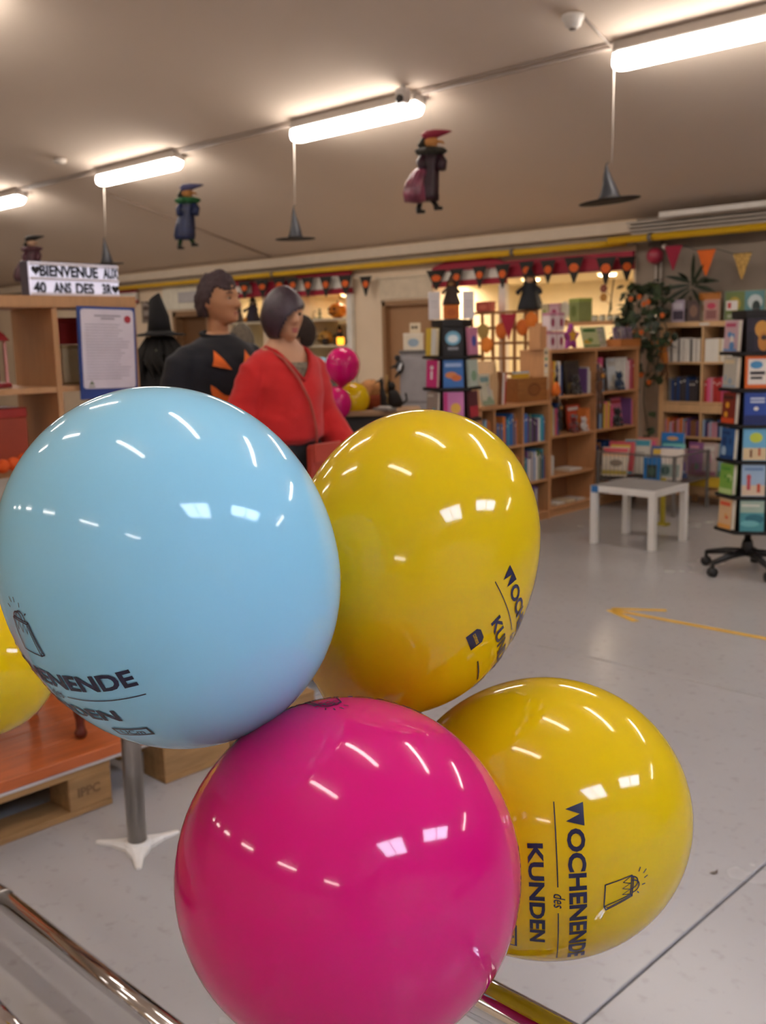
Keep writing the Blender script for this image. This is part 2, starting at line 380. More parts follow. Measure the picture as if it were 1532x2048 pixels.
# ------------------------------------------------------------------ yellow gas pipe
t = thing('yellow_pipe', 'yellow gas pipe running along the top of the wall', 'pipe', (0, 0, 0))
za = wz(700, 535, 9.45); xa = wx(1252, 485, 9.45); xb = wx(1222, 483, 9.40)
YEL = M('#d8ab12', .4, amp=.04)
MB().cyl((-22, 9.44, za), (xa, 9.44, za), .033, 12).build('pipe_run', YEL, t)
zb = wz(1532, 453, 9.36)
MB().cyl((xb, 9.36, zb), (9, 9.36, zb), .036, 12).cyl((xb+.05, 9.36, zb), (xb+.12, 9.44, za), .034, 10).build('pipe_run', YEL, t)
for px in (1305, 1022, 540):
    x = wx(px, 500, 9.4); yy = 9.36 if px > 1250 else 9.44; zz = zb if px > 1250 else za
    MB().lathe([(.046, -.02), (.046, .02)], 12, T=Matrix.Translation((x, yy, zz)) @ Matrix.Rotation(PI/2, 4, 'Y')).box((x, (yy+YW)/2+.02, zz), (.02, YW-yy-.05, .02)).build('pipe_clamp', M('#6d645a', .5), t)
# fire alarm bell with its two conduits
p = G(1309, 512, y=9.5)
t = thing('alarm_bell', 'round pinkish red alarm bell on the grey wall with conduits below', 'bell', p)
MB().lathe([(.075, -.05), (.082, -.02), (.075, .03), (.045, .055), (.002, .06)], 20, T=Matrix.Rotation(PI/2, 4, 'X')).build('gong', M('#9c2c42', .35), t)
MB().box((.0, .02, .12), (.14, .05, .05)).build('bracket', M('#5f554d', .6), t)
MB().ball((.11, 0, .085), .03).build('strobe', M('#cfc6bd', .3), t)
for dx in (-.02, .035): MB().tube([(dx, .07, -.05), (dx, .07, -.55)], .012, 6).build('conduit', M('#b4aaa0', .5), t)
# ------------------------------------------------------------------ balloons
EL = [.055, .10]
def rho(th, R, tail=.20):
    q = PI-th; c2 = math.cos(th)**2
    return R*(1+(EL[0] if th < PI/2 else EL[1])*c2+tail*math.exp(-(q/.22)**2))
def balloon_mat(col, deep, tr=.22):
    """thin glossy latex: part diffuse, part translucent, under a clear gloss"""
    m = bpy.data.materials.new('latex'); m.use_nodes = True; nt = m.node_tree; N = nt.nodes; L = nt.links; N.clear()
    out = N.new('ShaderNodeOutputMaterial'); tc = N.new('ShaderNodeTexCoord'); n = N.new('ShaderNodeTexNoise'); n.inputs['Scale'].default_value = 5; L.new(tc.outputs['Object'], n.inputs['Vector'])
    r = N.new('ShaderNodeValToRGB'); r.color_ramp.elements[0].color = (*lin(deep), 1); r.color_ramp.elements[1].color = (*lin(col), 1); L.new(n.outputs['Fac'], r.inputs[0])
    d = N.new('ShaderNodeBsdfDiffuse'); t = N.new('ShaderNodeBsdfTranslucent'); g_ = N.new('ShaderNodeBsdfGlossy'); g_.inputs['Roughness'].default_value = .075
    L.new(r.outputs[0], d.inputs['Color']); L.new(r.outputs[0], t.inputs['Color'])
    mx1 = N.new('ShaderNodeMixShader'); mx1.inputs[0].default_value = tr; L.new(d.outputs[0], mx1.inputs[1]); L.new(t.outputs[0], mx1.inputs[2])
    fr = N.new('ShaderNodeFresnel'); fr.inputs['IOR'].default_value = 1.5; mx2 = N.new('ShaderNodeMixShader'); L.new(fr.outputs[0], mx2.inputs[0]); L.new(mx1.outputs[0], mx2.inputs[1]); L.new(g_.outputs[0], mx2.inputs[2]); L.new(mx2.outputs[0], out.inputs[0])
    return m
BM = {'blue': balloon_mat('#a8e8ff', '#a4e5ff'), 'yellow': balloon_mat('#f9cf12', '#f6cb10'), 'pink': balloon_mat('#f01880', '#ec167c')}
INK = M('#17163a', .35); 
def img(v, c=None):    # (right, up, toward camera) as seen at the point c -> world
    zz = (CAM-c).normalized() if c is not None else -CF
    rr = (CR-zz*CR.dot(zz)).normalized(); uu = zz.cross(rr)
    return (rr*v[0]+uu*v[1]+zz*v[2]).normalized()
ZIG = [(870, 1255), (930, 1160), (962, 1238), (1000, 1150), (1035, 1238), (1072, 1150), (1098, 1236)]
def bag2d():
    t = lambda L_: [((u-1040)/1500, (v-955)/1500) for u, v in L_]
    wd = .0085; S = []
    S.append(stroke(t([(915, 970), (870, 1255), (1100, 1240), (1165, 955)]), wd, True))
    S.append(stroke(t([(1165, 955), (1215, 975), (1130, 1258), (1100, 1240)]), wd)); S.append(stroke(t([(1190, 1000), (1115, 1250)]), wd))
    S.append(stroke(t([(870, 1255), (905, 1275), (1130, 1258)]), wd)); S.append(stroke(t(ZIG), wd*.6))
    for c, ph in ((960, 1250), (1010, 1265)): S.append(stroke(t([(c+75*math.cos(a), ph+75*math.sin(a)) for a in [PI*i/10 for i in range(11)]]), wd))
    S.append(stroke(t([(1165, 955), (1190, 1000), (1215, 975)]), wd*.7))
    for a, b in (((805, 1355), (845, 1340)), ((850, 1425), (885, 1395)), ((935, 1440), (950, 1408)), ((1030, 1410), (1030, 1380)), ((1120, 1335), (1100, 1322))): S.append(stroke(t([a, b]), wd))
    return merge2d(*S)
def print2d():
    W = [(0, 1), (1, 1), (.8, 0), (.5, .78), (.3, 0)]
    x0, cw = -.64, .135; b, h = .07, .118
    wpoly = ([(x0+p[0]*.15, b+p[1]*h) for p in W], [[0, 4, 3], [0, 3, 1], [3, 2, 1]])
    P = [wpoly]
    P.append(fit2d(text2d('OCHENENDE', 1, .034), x0+.165, .64, b, b+h))
    P.append(fit2d(text2d('KUNDEN', 1, .034), -.385, .385, -.185, -.085))
    P.append(fit2d(text2d('des', 1, .004, .35), -.05, .06, -.03, .045))
    n = 10
    P.append(stroke([(-.64+.54*i/n, 0) for i in range(n+1)], .0075)); P.append(stroke([(.10+.54*i/n, 0) for i in range(n+1)], .0075))
    P.append(merge2d(*[([(x, y+.30) for x, y in bag2d()[0]], bag2d()[1])]))
    # badge, middle line and boxed letters under the words
    bx = [(-.44, -.40), (-.44, -.30), (-.41, -.275), (-.33, -.275), (-.30, -.30), (-.30, -.40)]
    badge = (bx, [[0, 1, 2, 3, 4, 5]])
    P.append(badge)
    P.append(stroke([(-.14, -.37), (.12, -.37)], .012)); 
    P.append(stroke([(.24, -.345), (.24, -.275), (.48, -.275), (.48, -.345)], .014, True))
    P.append(fit2d(text2d('UCm', 1, .01), .28, .44, -.333, -.287))
    return merge2d(*P), fit2d(text2d('comeos', 1, .01), -.42, -.32, -.35, -.325)
PR, PRC = print2d()
def wrap(t2, n, A, R, off, step=.06, axis=None):
    axis = axis or A
    bm = bmesh.new(); vs = [bm.verts.new((x, y, 0)) for x, y in t2[0]]
    for f in t2[1]:
        try: bm.faces.new([vs[i] for i in f])
        except ValueError: pass
    xs_ = [v[0] for v in t2[0]]; ys_ = [v[1] for v in t2[0]]
    for ax, lo, hi in ((0, min(xs_), max(xs_)), (1, min(ys_), max(ys_))):
        q = lo+step
        while q < hi:
            no = (1, 0, 0) if ax == 0 else (0, 1, 0)
            bmesh.ops.bisect_plane(bm, geom=bm.verts[:]+bm.edges[:]+bm.faces[:], plane_co=(q, q, 0), plane_no=no); q += step
    right = A.cross(n)
    out = MB(); bm.verts.index_update()
    V = []
    for v in bm.verts:
        u, w_ = v.co.x, v.co.y
        d = (n*math.cos(u)+right*math.sin(u))*math.cos(w_)+A*math.sin(w_)
        V.append(d*(rho(math.acos(max(-1, min(1, d.dot(axis)))), R)+off))
    out.add(V, [[x.index for x in f.verts] for f in bm.faces], 0, True); bm.free()
    return out
def balloon(label, col, c, R, A, n=None, group=None, seg=72, tie=None, prt=True, el=(.055, .10), up=None):
    EL[:] = el
    A = A.normalized(); t = thing('balloon', label, 'balloon', c, group=group)
    q = A.to_track_quat('Z', 'Y').to_matrix()
    rings = []
    K = 56 if seg > 40 else 28
    for i in range(K+1):
        th = .004+(PI-.018)*i/K
        rings.append([q @ Vector((rho(th, R)*math.sin(th)*math.cos(2*PI*j/seg), rho(th, R)*math.sin(th)*math.sin(2*PI*j/seg), rho(th, R)*math.cos(th))) for j in range(seg)])
    MB().loft(rings).build('envelope', BM[col], t)
    L_ = rho(PI, R)
    kb = MB(); kb.add(*[[], []])
    kp = [(.006, L_-.004), (.009, L_+.001), (.0075, L_+.006), (.004, L_+.009), (.008, L_+.016), (.013, L_+.024), (.0125, L_+.025)]
    kb.lathe([(r, -z) for r, z in kp], 14, T=q.to_4x4()); kb.build('knot', BM[col], t)
    if n is not None and prt:
        U = (up or A); U = (U-n*U.dot(n)).normalized()
        wrap(PR, n, U, R, .0006, axis=A).build('print', INK, t)
        wrap(PRC, n, U, R, .0011, axis=A).build('badge_lettering', BM[col], t)
    if tie is not None:
        a = -A*(L_+.006); b = Vector(tie)-Vector(c); mid = (a+b)/2+Vector((0, 0, -.01))
        MB().tube([a, a+(mid-a)*.5, mid, b], .0009, 5).build('ribbon', M('#e9e4dc', .5), t)
    return t
TIE = Vector((-.93, .813, .912))
cB = G(346, 1133, d=.925); cP = G(697, 1742, d=.925); cY1 = G(822, 1118, d=1.15); cY2 = G(1090, 1628, d=1.15)
TG = 'balloons tied to the chrome rail'
balloon('sky blue balloon printed with dark lettering and a bag drawing', 'blue', cB, .1475, img((-.42, .80, .44), cB), img((-.625, -.705, .33), cB), TG, tie=TIE, el=(.12, .16), up=img((-.27, .85, .42), cB))
balloon('glossy magenta balloon resting lowest in front of the chrome rail', 'pink', cP, .1545, img((0, .06, .99), cP), img((-.17, .976, -.06), cP), TG, tie=TIE, el=(.03, .06))
balloon('yellow balloon with slanting lettering, wedged behind the sky blue one', 'yellow', cY1, .139, img((.32, .92, -.1), cY1), img((.755, -.58, .32), cY1), TG, tie=TIE, el=(.23, .25), up=img((.60, .68, -.40), cY1))
balloon('yellow balloon with lettering running downwards, half behind the magenta one', 'yellow', cY2, .1515, img((.985, .13, .01), cY2), img((.06, -.535, .84), cY2), TG, tie=TIE, up=img((.98, -.11, .14), cY2))
cL = G(-36, 1328, d=2.02)
balloon('yellow balloon hovering over the wooden platform beside the turned leg', 'yellow', cL, .142, img((.75, .15, .5)), None, None, tie=Vector((-2.9, 1.09, .176)))
# far cluster behind the red jumper
for lab, col, px, py, d, R, A in (('magenta balloon on top of the cluster beyond the red jumper', 'pink', 685, 731, 8.4, .142, (.05, .98, .1)), ('magenta balloon in the middle of the cluster beyond the red jumper', 'pink', 672, 806, 8.3, .126, (-.1, .98, .1)),
                                  ('yellow balloon in the cluster beyond the red jumper', 'yellow', 706, 800, 8.62, .14, (.3, .9, .1)), ('pale blue balloon in the cluster half hidden by the red jumper', 'blue', 645, 752, 8.7, .15, (-.3, .9, .1))):
    balloon(lab, col, G(px, py, d=d), R, img(A), None, 'balloons in the far cluster', seg=32, tie=G(690, 850, d=8.5))

# ------------------------------------------------------------------ chrome barrier
CHR = M('#d9d9dc', .06, 1., amp=.01); STEEL = M('#a9a5a2', .28, 1., amp=.03)
yt, zt_ = .813, .885
t = thing('chrome_barrier', 'polished chrome tube barrier that the balloons are tied to', 'barrier', (-.93, yt, 0))
MB().tube([(-.012, 0, 0.02), (-.012, 0, zt_-.05), (.0, 0, zt_-.015), (.035, 0, zt_), (.1, 0, zt_), (2.4, 0, zt_)], .0245, 28).build('rail', CHR, t)
MB().lathe([(.055, 0), (.055, .012), (.03, .02), (.03, .03)], 24, T=Matrix.Translation((-.012, 0, 0))).build('foot_plate', STEEL, t)
MB().cyl((2.35, 0, .005), (2.35, 0, zt_-.02), .024, 20).build('post', CHR, t)
yl, zl = 1.09, .15
t = thing('chrome_bumper_rail', 'low polished chrome bumper rail running just above the floor', 'rail', (-1.2, yl, 0))
MB().tube([(-1.80, 0, zl), (.55, 0, zl)], .026, 24).build('rail', CHR, t)
MB().lathe([(.0285, -.008), (.0285, .008)], 20, T=Matrix.Translation((-1.335, 0, zl)) @ Matrix.Rotation(PI/2, 4, 'Y')).build('coupling', STEEL, t)
for x in (-1.7, .45): MB().cyl((x, 0, 0.0), (x, 0, zl), .018, 14).build('support', CHR, t)
p = G(18, 2052, z=.15)
t = thing('chrome_bumper_rail', 'second low chrome rail closer in, parallel to the bumper rail', 'rail', (p.x, p.y, 0))
MB().tube([(-1.1, 0, .15), (-.1, 0, .15), (0.05, 0, .14), (.06, 0, .10), (.06, 0, 0)], .026, 20).build('rail', CHR, t)
MB().cyl((-1.0, 0, 0), (-1.0, 0, .15), .018, 14).build('support', CHR, t)
# steel post with a white three armed foot
p = G(276, 1694, z=0.0)
t = thing('steel_post', 'brushed steel barrier post on a white three armed foot', 'post', (p.x, p.y, 0), rz=math.radians(10))
MB().lathe([(.031, .012), (.031, 1.0), (.028, 1.01), (.002, 1.012)], 28).build('post', STEEL, t)
fb = MB()
for k, a in enumerate((200, 318, 75)):
    a = math.radians(a); ca, sa = math.cos(a), math.sin(a); rr = []
    for r, wd, h in ((.0, .046, .022), (.045, .034, .02), (.085, .017, .014), (.14, .011, .008), (.15, .006, .006)):
        rr.append([(r*ca-s_*wd*sa, r*sa+s_*wd*ca, z) for s_, z in ((-1, 0), (-1, h*.6), (-.5, h), (.5, h), (1, h*.6), (1, 0))])
    fb.loft(rr, smooth=False)
fb.lathe([(.044, 0), (.044, .02), (.036, .026), (.033, .026)], 20); fb.build('foot', M('#dcd8d2', .45), t)

# ------------------------------------------------------------------ floor arrow and scrap
t = thing('floor_arrow', 'yellow tape arrow stuck on the grey floor', 'arrow', (G(1220, 1219, z=0).x, G(1220, 1219, z=0).y, 0))
TAPE = M('#d9a83c', .5, amp=.1)
def tape(a, b, wd):
    a = Vector(a); b = Vector(b); d = (b-a).normalized(); n = Vector((-d.y, d.x, 0))*wd/2
    P = [a+n, a-n, b-n, b+n]
    MB().add([(q.x, q.y, .0004) for q in P]+[(q.x, q.y, .0012) for q in P], [(0, 1, 2, 3), (4, 5, 6, 7), (0, 1, 5, 4), (1, 2, 6, 5), (2, 3, 7, 6), (3, 0, 4, 7)]).build('tape_strip', TAPE, t)
o0 = Vector((t.location.x, t.location.y, 0))
tape((0.03, 0, 0), (2.2, .03, 0), .045)
tape((0, .02, 0), G(1333, 1221, z=0)-o0, .045); tape((0, -.01, 0), G(1272, 1243, z=0)-o0, .045)
p = G(1427, 1748, z=0)
tag(MB().add([(-.012, 0, .001), (0, -.005, .004), (.012, .001, .002), (.014, .011, .011), (.004, .004, .006), (-.006, .006, .002), (0, 0, .0)], [(0, 1, 4, 5), (1, 2, 3, 4), (0, 1, 6), (1, 2, 6), (2, 3, 6), (3, 4, 6), (4, 5, 6), (5, 0, 6)]).build('scrap', M('#5d534d', .8), loc=(p.x, p.y, .0005), rz=.6), 'tiny dark crumpled scrap lying on the concrete floor', 'scrap')

# ------------------------------------------------------------------ fascias and bunting
RED = M('#9a1230', .6, amp=.05); WHT = M('#e3dfd6', .6)
def arch(px0, px1, pyc, pye0, pye1, pw0, pw1, ps1, label, posts=True):
    """arched red board over a white band and a thin red strip; pixels on the wall plane"""
    y = 9.54; a = wx(px0, pyc, y); b = wx(px1, pyc, y); mid = (px0+px1)/2; cxm = (a+b)/2
    zt = wz(mid, pyc, y); ze = wz(px0, pye0, y); zw = wz(mid, pw1, y); zs = wz(mid, ps1, y)
    t = thing('shop_fascia', label, 'fascia', (cxm, y, zs))
    hw = (b-a)/2; P = [(-hw, ze-zs)]+[(-hw+2*hw*i/16, ze-zs+(zt-ze)*math.sin(PI*i/16)**.8) for i in range(1, 16)]+[(hw, ze-zs)]
    P += [(hw, ze-zs-.05), (-hw, ze-zs-.05)]
    MB().prism(P, .05).build('arched_board', RED, t)
    MB().box((0, .005, (ze-.05+zw)/2-zs), (2*hw, .03, ze-.05-zw)).build('white_band', WHT, t)
    MB().box((0, 0, (zw-zs)/2), (2*hw, .05, zw-zs)).build('red_strip', RED, t)
    if posts:
        for s_ in (1,): MB().box((s_*(hw-.05), .02, -zs/2-.002), (.10, .06, zs-.004)).build('white_post', WHT, t)
    return t
arch(866, 1012, 514, 537, 524, 541, 559, 571, 'tall arched crimson fascia over the lit shop front beside the door')
arch(592, 702, 539, 552, 548, 555, 579, 590, 'arched crimson fascia above the niche with the pumpkins')
arch(452, 503, 557, 568, 566, 570, 588, 597, 'arched crimson fascia showing beside the dark haired mannequin head', False)
arch(215, 272, 573, 583, 580, 586, 602, 608, 'arched crimson fascia end peeping out behind the light box sign', False)
y = 9.55
def flat(px0, px1, pt, pb, label):
    a = wx(px0, pt, y); b = wx(px1, pt, y); m_ = (px0+px1)/2; z1 = wz(m_, pt, y); z0 = wz(m_, pb, y)
    t = thing('shop_fascia', label, 'fascia', ((a+b)/2, y, z0))
    MB().box((0, 0, (z1-z0)/2), (b-a, .05, z1-z0)).build('board', RED, t)
    MB().box((0, -.028, .012), (b-a, .008, .024)).build('edge_strip', M('#7c0f26', .5), t)
flat(1014, 1268, 512, 547, 'long flat crimson fascia board with pumpkin flags hanging in front')
flat(505, 590, 562, 592, 'short flat crimson fascia board behind the bob haired mannequin head')
BLK = M('#2a2724', .8); ORG = M('#d9601c', .7); 
def bunting(label, flags, y, yaw=0):
    p0 = G(flags[0][0], flags[0][1], y=y); t = thing('bunting', label, 'bunting', p0)
    pts = []
    for f in flags:
        px, pt, pb, wpx, col = f[:5]; rz = f[5] if len(f) > 5 else 0
        a = G(px, pt, y=y); b = G(px, pb, y=y); hw = (G(px+wpx/2, pt, y=y).x-a.x); h = a.z-b.z; o = a-p0
        T = Matrix.Translation(o) @ Matrix.Rotation(rz, 4, 'Z')
        fl = MB().prism([(-hw, 0), (hw, 0), (hw*.08, -h), (-hw*.08, -h)], .004, T=T).build('pennant', M(col, .8) if col != 'pat' else M('#b8924e', .8, amp=.6, scale=60), t)
        if col == '#2a2724':
            P = [(hw*.48*math.cos(q)*(1+.08*math.cos(6*q)), -h*.40+h*.17*math.sin(q)) for q in [2*PI*i/18 for i in range(18)]]
            MB().prism(P, .003, T=T @ Matrix.Translation((0, -.0035, 0))).build('pumpkin_print', ORG, fl)
        pts += [o+Vector((-hw, 0, 0)), o+Vector((hw, 0, 0))]
    MB().tube(sorted(pts, key=lambda v: v.x), .004, 5).build('cord', M('#3a332e', .8), t)
K = '#2a2724'
bunting('black bunting with orange pumpkins strung across the lit shop front', [(872, 541, 580, 30, K, .7), (913, 538, 579, 27, K), (959, 533, 576, 28, K), (1005, 529, 576, 30, K), (1053, 523, 567, 30, K), (1096, 521, 567, 30, K), (1148, 515, 566, 34, K, .35), (1212, 515, 569, 40, K), (1254, 514, 562, 34, K, 1.0)], 9.44)
bunting('black bunting with orange pumpkins strung over the pumpkin niche', [(488, 563, 597, 25, K), (524, 560, 594, 26, K), (558, 557, 590, 26, K), (585, 556, 591, 24, K), (615, 555, 594, 25, K), (651, 553, 594, 25, K), (690, 551, 592, 28, K), (731, 553, 592, 24, K)], 9.44)
bunting('bunting of a crimson, an orange and a patterned flag on the grey wall', [(1347, 491, 540, 36, '#8f1030'), (1413, 499, 551, 38, '#d8641a'), (1485, 506, 558, 38, 'pat')], 9.3)
p = G(1016, 628, y=9.22)
tag(MB().prism([(-.095, 0), (.095, .0), (.01, -.29)], .004).build('pennant', M('#a01230', .7), loc=p, rz=.3), 'single crimson pennant hung on the wooden lattice', 'pennant')
# ------------------------------------------------------------------ books
def book_mesh(label=True):
    """unit book: thickness along X, spine towards -Y, height along Z (0..1)"""
    mb = MB(); t = .08
    mb.box((0, .5, .5), (1-2*t, .96, .96), 1)
    mb.box((-.5+t/2, .5, .5), (t, 1, 1)).box((.5-t/2, .5, .5), (t, 1, 1))
    mb.add([(-.5, 0, 0), (-.3, -.03, 0), (.3, -.03, 0), (.5, 0, 0), (.5, .03, 0), (-.5, .03, 0)]+[(-.5, 0, 1), (-.3, -.03, 1), (.3, -.03, 1), (.5, 0, 1), (.5, .03, 1), (-.5, .03, 1)],
           [(0, 1, 7, 6), (1, 2, 8, 7), (2, 3, 9, 8), (3, 4, 10, 9), (5, 0, 6, 11), (0, 5, 4, 3, 2, 1), (6, 7, 8, 9, 10, 11)])
    if label: mb.box((0, -.032, .80), (.5, .004, .06), 2)
    return mb
_bk = {}
CN = {'#e9e4da': 'white', '#c9c2b8': 'pale grey', '#3b6fb0': 'blue', '#1f3f73': 'navy', '#4aa3b5': 'teal', '#b8322f': 'red', '#d67a3a': 'orange', '#d9b23c': 'yellow', '#5c7d4a': 'green', '#6b4a7d': 'purple',
      '#d85a86': 'pink', '#8a5a3a': 'brown', '#3a3335': 'black', '#9db7cf': 'light blue', '#d9c7a3': 'cream', '#c98f9c': 'rose', '#7a7672': 'grey'}
PAGE = M('#e6dcc6', .8)
def book(col, size, loc, rz, where, lean=0, group=None, tilt=0, near=None):
    th, dp, h = size
    if col not in _bk: _bk[col] = book_mesh(col in ('#3b6fb0', '#b8322f', '#5c7d4a', '#3a3335')).mesh('book', [M(col, .45), PAGE, M('#efe9dd' if col not in ('#e9e4da', '#c9c2b8', '#d9c7a3') else '#4a4440', .5)])
    o = bpy.data.objects.new('book', _bk[col]); C.objects.link(o)
    o.scale = size; o.location = loc
    o.rotation_euler = (Matrix.Rotation(rz, 3, 'Z') @ Matrix.Rotation(tilt, 3, 'X') @ Matrix.Rotation(lean, 3, 'Y')).to_euler()
    sz = 'thick' if th > .033 else ('slim' if th < .017 else ('tall' if h > .25 else ('short' if h < .19 else 'plain')))
    nb = ''
    if near: nb = ' '+('between %s and %s' % near if all(near) else 'at row end by %s' % (near[0] or near[1]))
    return tag(o, '%s %s book%s, %s' % (sz, CN[col], nb, where), 'book', group or 'books, '+where)
def row(start, ux, n_out, length, hmin, hmax, pal, where, tmin=.015, tmax=.04, dp=.2, seed=1, leans=0, inset=.03):
    """books side by side from start along ux; the spines look along n_out"""
    rnd = random.Random(seed); rz = math.atan2(n_out[1], n_out[0])+PI/2; x = .004; ux = Vector(ux); no = Vector(n_out)
    loc_dir = Vector((math.cos(rz), math.sin(rz), 0)); sgn = 1 if loc_dir.dot(ux) > 0 else -1
    lst = []
    while True:
        th = rnd.uniform(tmin, tmax); h = rnd.uniform(hmin, hmax); d_ = dp*rnd.uniform(.9, 1.0)
        if x+th > length: break
        lst.append((x+th/2, th, h, d_, rnd.choice(pal))); x += th+.0015
    for i, (xx, th, h, d_, c) in enumerate(lst):
        book(c, (th, d_, h), Vector(start)+ux*xx-no*(inset+rnd.uniform(0, .008)), rz, where, near=(CN[lst[i-1][4]] if i else None, CN[lst[i+1][4]] if i < len(lst)-1 else None) if len(lst) > 1 else None)
    return x
def bookcase(name, label, cat, loc, rz, W, D, H, cols, rows, th, mat, back=None, thin=None, plinth=0.):
    """cols: list of inner divider x positions (0..W), rows: list per bay of shelf z; front at local y=0 facing -Y"""
    t = thing(name, label, cat, loc, rz); thin = thin or th
    for x in (th/2, W-th/2): MB().rbox((x, D/2, H/2), (th, D, H), .002).build('side_panel', mat, t)
    MB().rbox((W/2, D/2-.003, H-th/2+.001), (W+.004, D+.006, th), .002).build('top_panel', mat, t)
    MB().rbox((W/2, D/2, plinth+th/2), (W-2*th, D-.004, th), .002).build('bottom_panel', mat, t)
    if plinth: MB().box((W/2, .03, plinth/2), (W-2*th, .02, plinth)).build('plinth', mat, t)
    ed = [th/2]+list(cols)+[W-th/2]
    for x in cols: MB().rbox((x, D/2+.002, (plinth+th+H-th)/2), (thin, D-.008, H-2*th-plinth), .001).build('divider', mat, t)
    for i in range(len(ed)-1):
        a = ed[i]+(th/2 if i == 0 else thin/2); b = ed[i+1]-(th/2 if i == len(ed)-2 else thin/2)
        for z in rows[i]: MB().rbox(((a+b)/2, D/2+.004, z-thin/2), (b-a-.001, D-.012, thin), .001).build('shelf', mat, t)
    if back: MB().box((W/2, D-.004, H/2), (W-.01, .006, H-.02)).build('back_panel', back, t)
    return t
WOOD = M('#c48f60', .5, kind='wood', grain=(8, 8, 1), scale=6, amp=.10); WOODD = M('#9a6a45', .55, kind='wood', grain=(8, 8, 1), scale=6, amp=.12)
BEECH = M('#d2aa7c', .5, kind='wood', grain=(8, 8, 1), scale=6, amp=.08)
MIX = ['#e9e4da', '#3b6fb0', '#4aa3b5', '#b8322f', '#d67a3a', '#d9b23c', '#5c7d4a', '#6b4a7d', '#d85a86', '#9db7cf', '#1f3f73', '#c9c2b8']
# face-out books and boxes with printed covers
def rects_art(rnd, pal):
    A = [('r', .08, .72+.1*rnd.random(), .6+.3*rnd.random(), .9, rnd.choice(pal))]
    for k in range(rnd.randint(2, 4)): A.append((rnd.choice('er'), rnd.uniform(.2, .75), rnd.uniform(.15, .6), rnd.uniform(.1, .25), rnd.uniform(.08, .2), rnd.choice(pal)))
    A.append(('r', .0, 0.02, 1., rnd.uniform(.08, .2), rnd.choice(pal)))
    return A
def art_mesh(mb, art, w, h, y, mats):
    dy = 0
    for a in art:
        k, p, q, r, s_, col = a
        if k == 'r':
            x0, z0, x1, z1 = (p, q, r, s_) if r > p and s_ > q else (p-.5*r, q-.5*s_, p+.5*r, q+.5*s_)
            P = [(x0, z0), (x1, z0), (x1, z1), (x0, z1)]
        else: P = ell(p, q, r, s_, 12)
        P = [(max(.01, min(.99, x))*w-w/2, max(.01, min(.99, z))*h) for x, z in P]
        if col not in mats: mats.append(col)
        dy += .0006
        mb.quad([(x, y-dy, z) for x, z in P], mats.index(col))
def cover_book(col, w, h, th, loc, rz, label, art=None, tilt=0, group=None, seed=None, pal=MIX, cat='book', name='book'):
    """book standing with its front cover towards local -Y"""
    rnd = random.Random(seed if seed is not None else sum(ord(q)*(i+3) for i, q in enumerate(label)) % 9999)
    t = thing(name, label, cat, loc, group=group)
    t.rotation_euler = (Matrix.Rotation(rz, 3, 'Z') @ Matrix.Rotation(tilt, 3, 'X')).to_euler()
    c = MB().box((0, -th/2+.001, h/2), (w, .002, h)).box((0, th/2-.001, h/2), (w, .002, h)).box((-w/2+.001, 0, h/2), (.002, th, h)); c.build('cover', M(col, .35), t)
    MB().box((.001, 0, h/2), (w-.006, th-.004, h-.006)).build('pages', PAGE, t)
    mats = []; mb = MB(); art_mesh(mb, [('r', .015, .015, .985, .985, col)]+list(art or rects_art(rnd, pal)), w, h, -th/2, mats)
    mb.build('cover_art', [M(q, .35) for q in mats], t)
    return t
def carton(label, w, d, h, loc, rz, cols, cat='box', name='gift_box', group=None):
    t = thing(name, label, cat, loc, rz, group)
    MB().rbox((0, 0, h*.42), (w, d, h*.84), .003).build('box_body', M(cols[0], .5), t)
    MB().rbox((0, 0, h*.92), (w*1.02, d*1.02, h*.16), .003).build('lid', M(cols[1], .5), t)
    if len(cols) > 2:
        mats = []; mb = MB(); art_mesh(mb, [('e', .5, .45, .28, .25, cols[2])], w, h, -d/2, mats); mb.build('label_print', [M(q, .5) for q in mats], t)
    return t

# ------------------------------------------------------------------ brown bookcases in the middle
XB = -5.2
def bx(px, py): return G(px, py, x=XB)
yA = bx(1099, 900).y; yB = bx(1276, 850).y; Htall = bx(1190, 696).z
ymid = bx(1190, 850).y; W_ = yB-yA
r1 = [bx(1140, q).z for q in (794, 868, 942)]; r2 = [bx(1238, q).z for q in (778, 853, 930)]
r1 = [(a+b)/2 for a, b in zip(r1, r2)]; r2 = r1
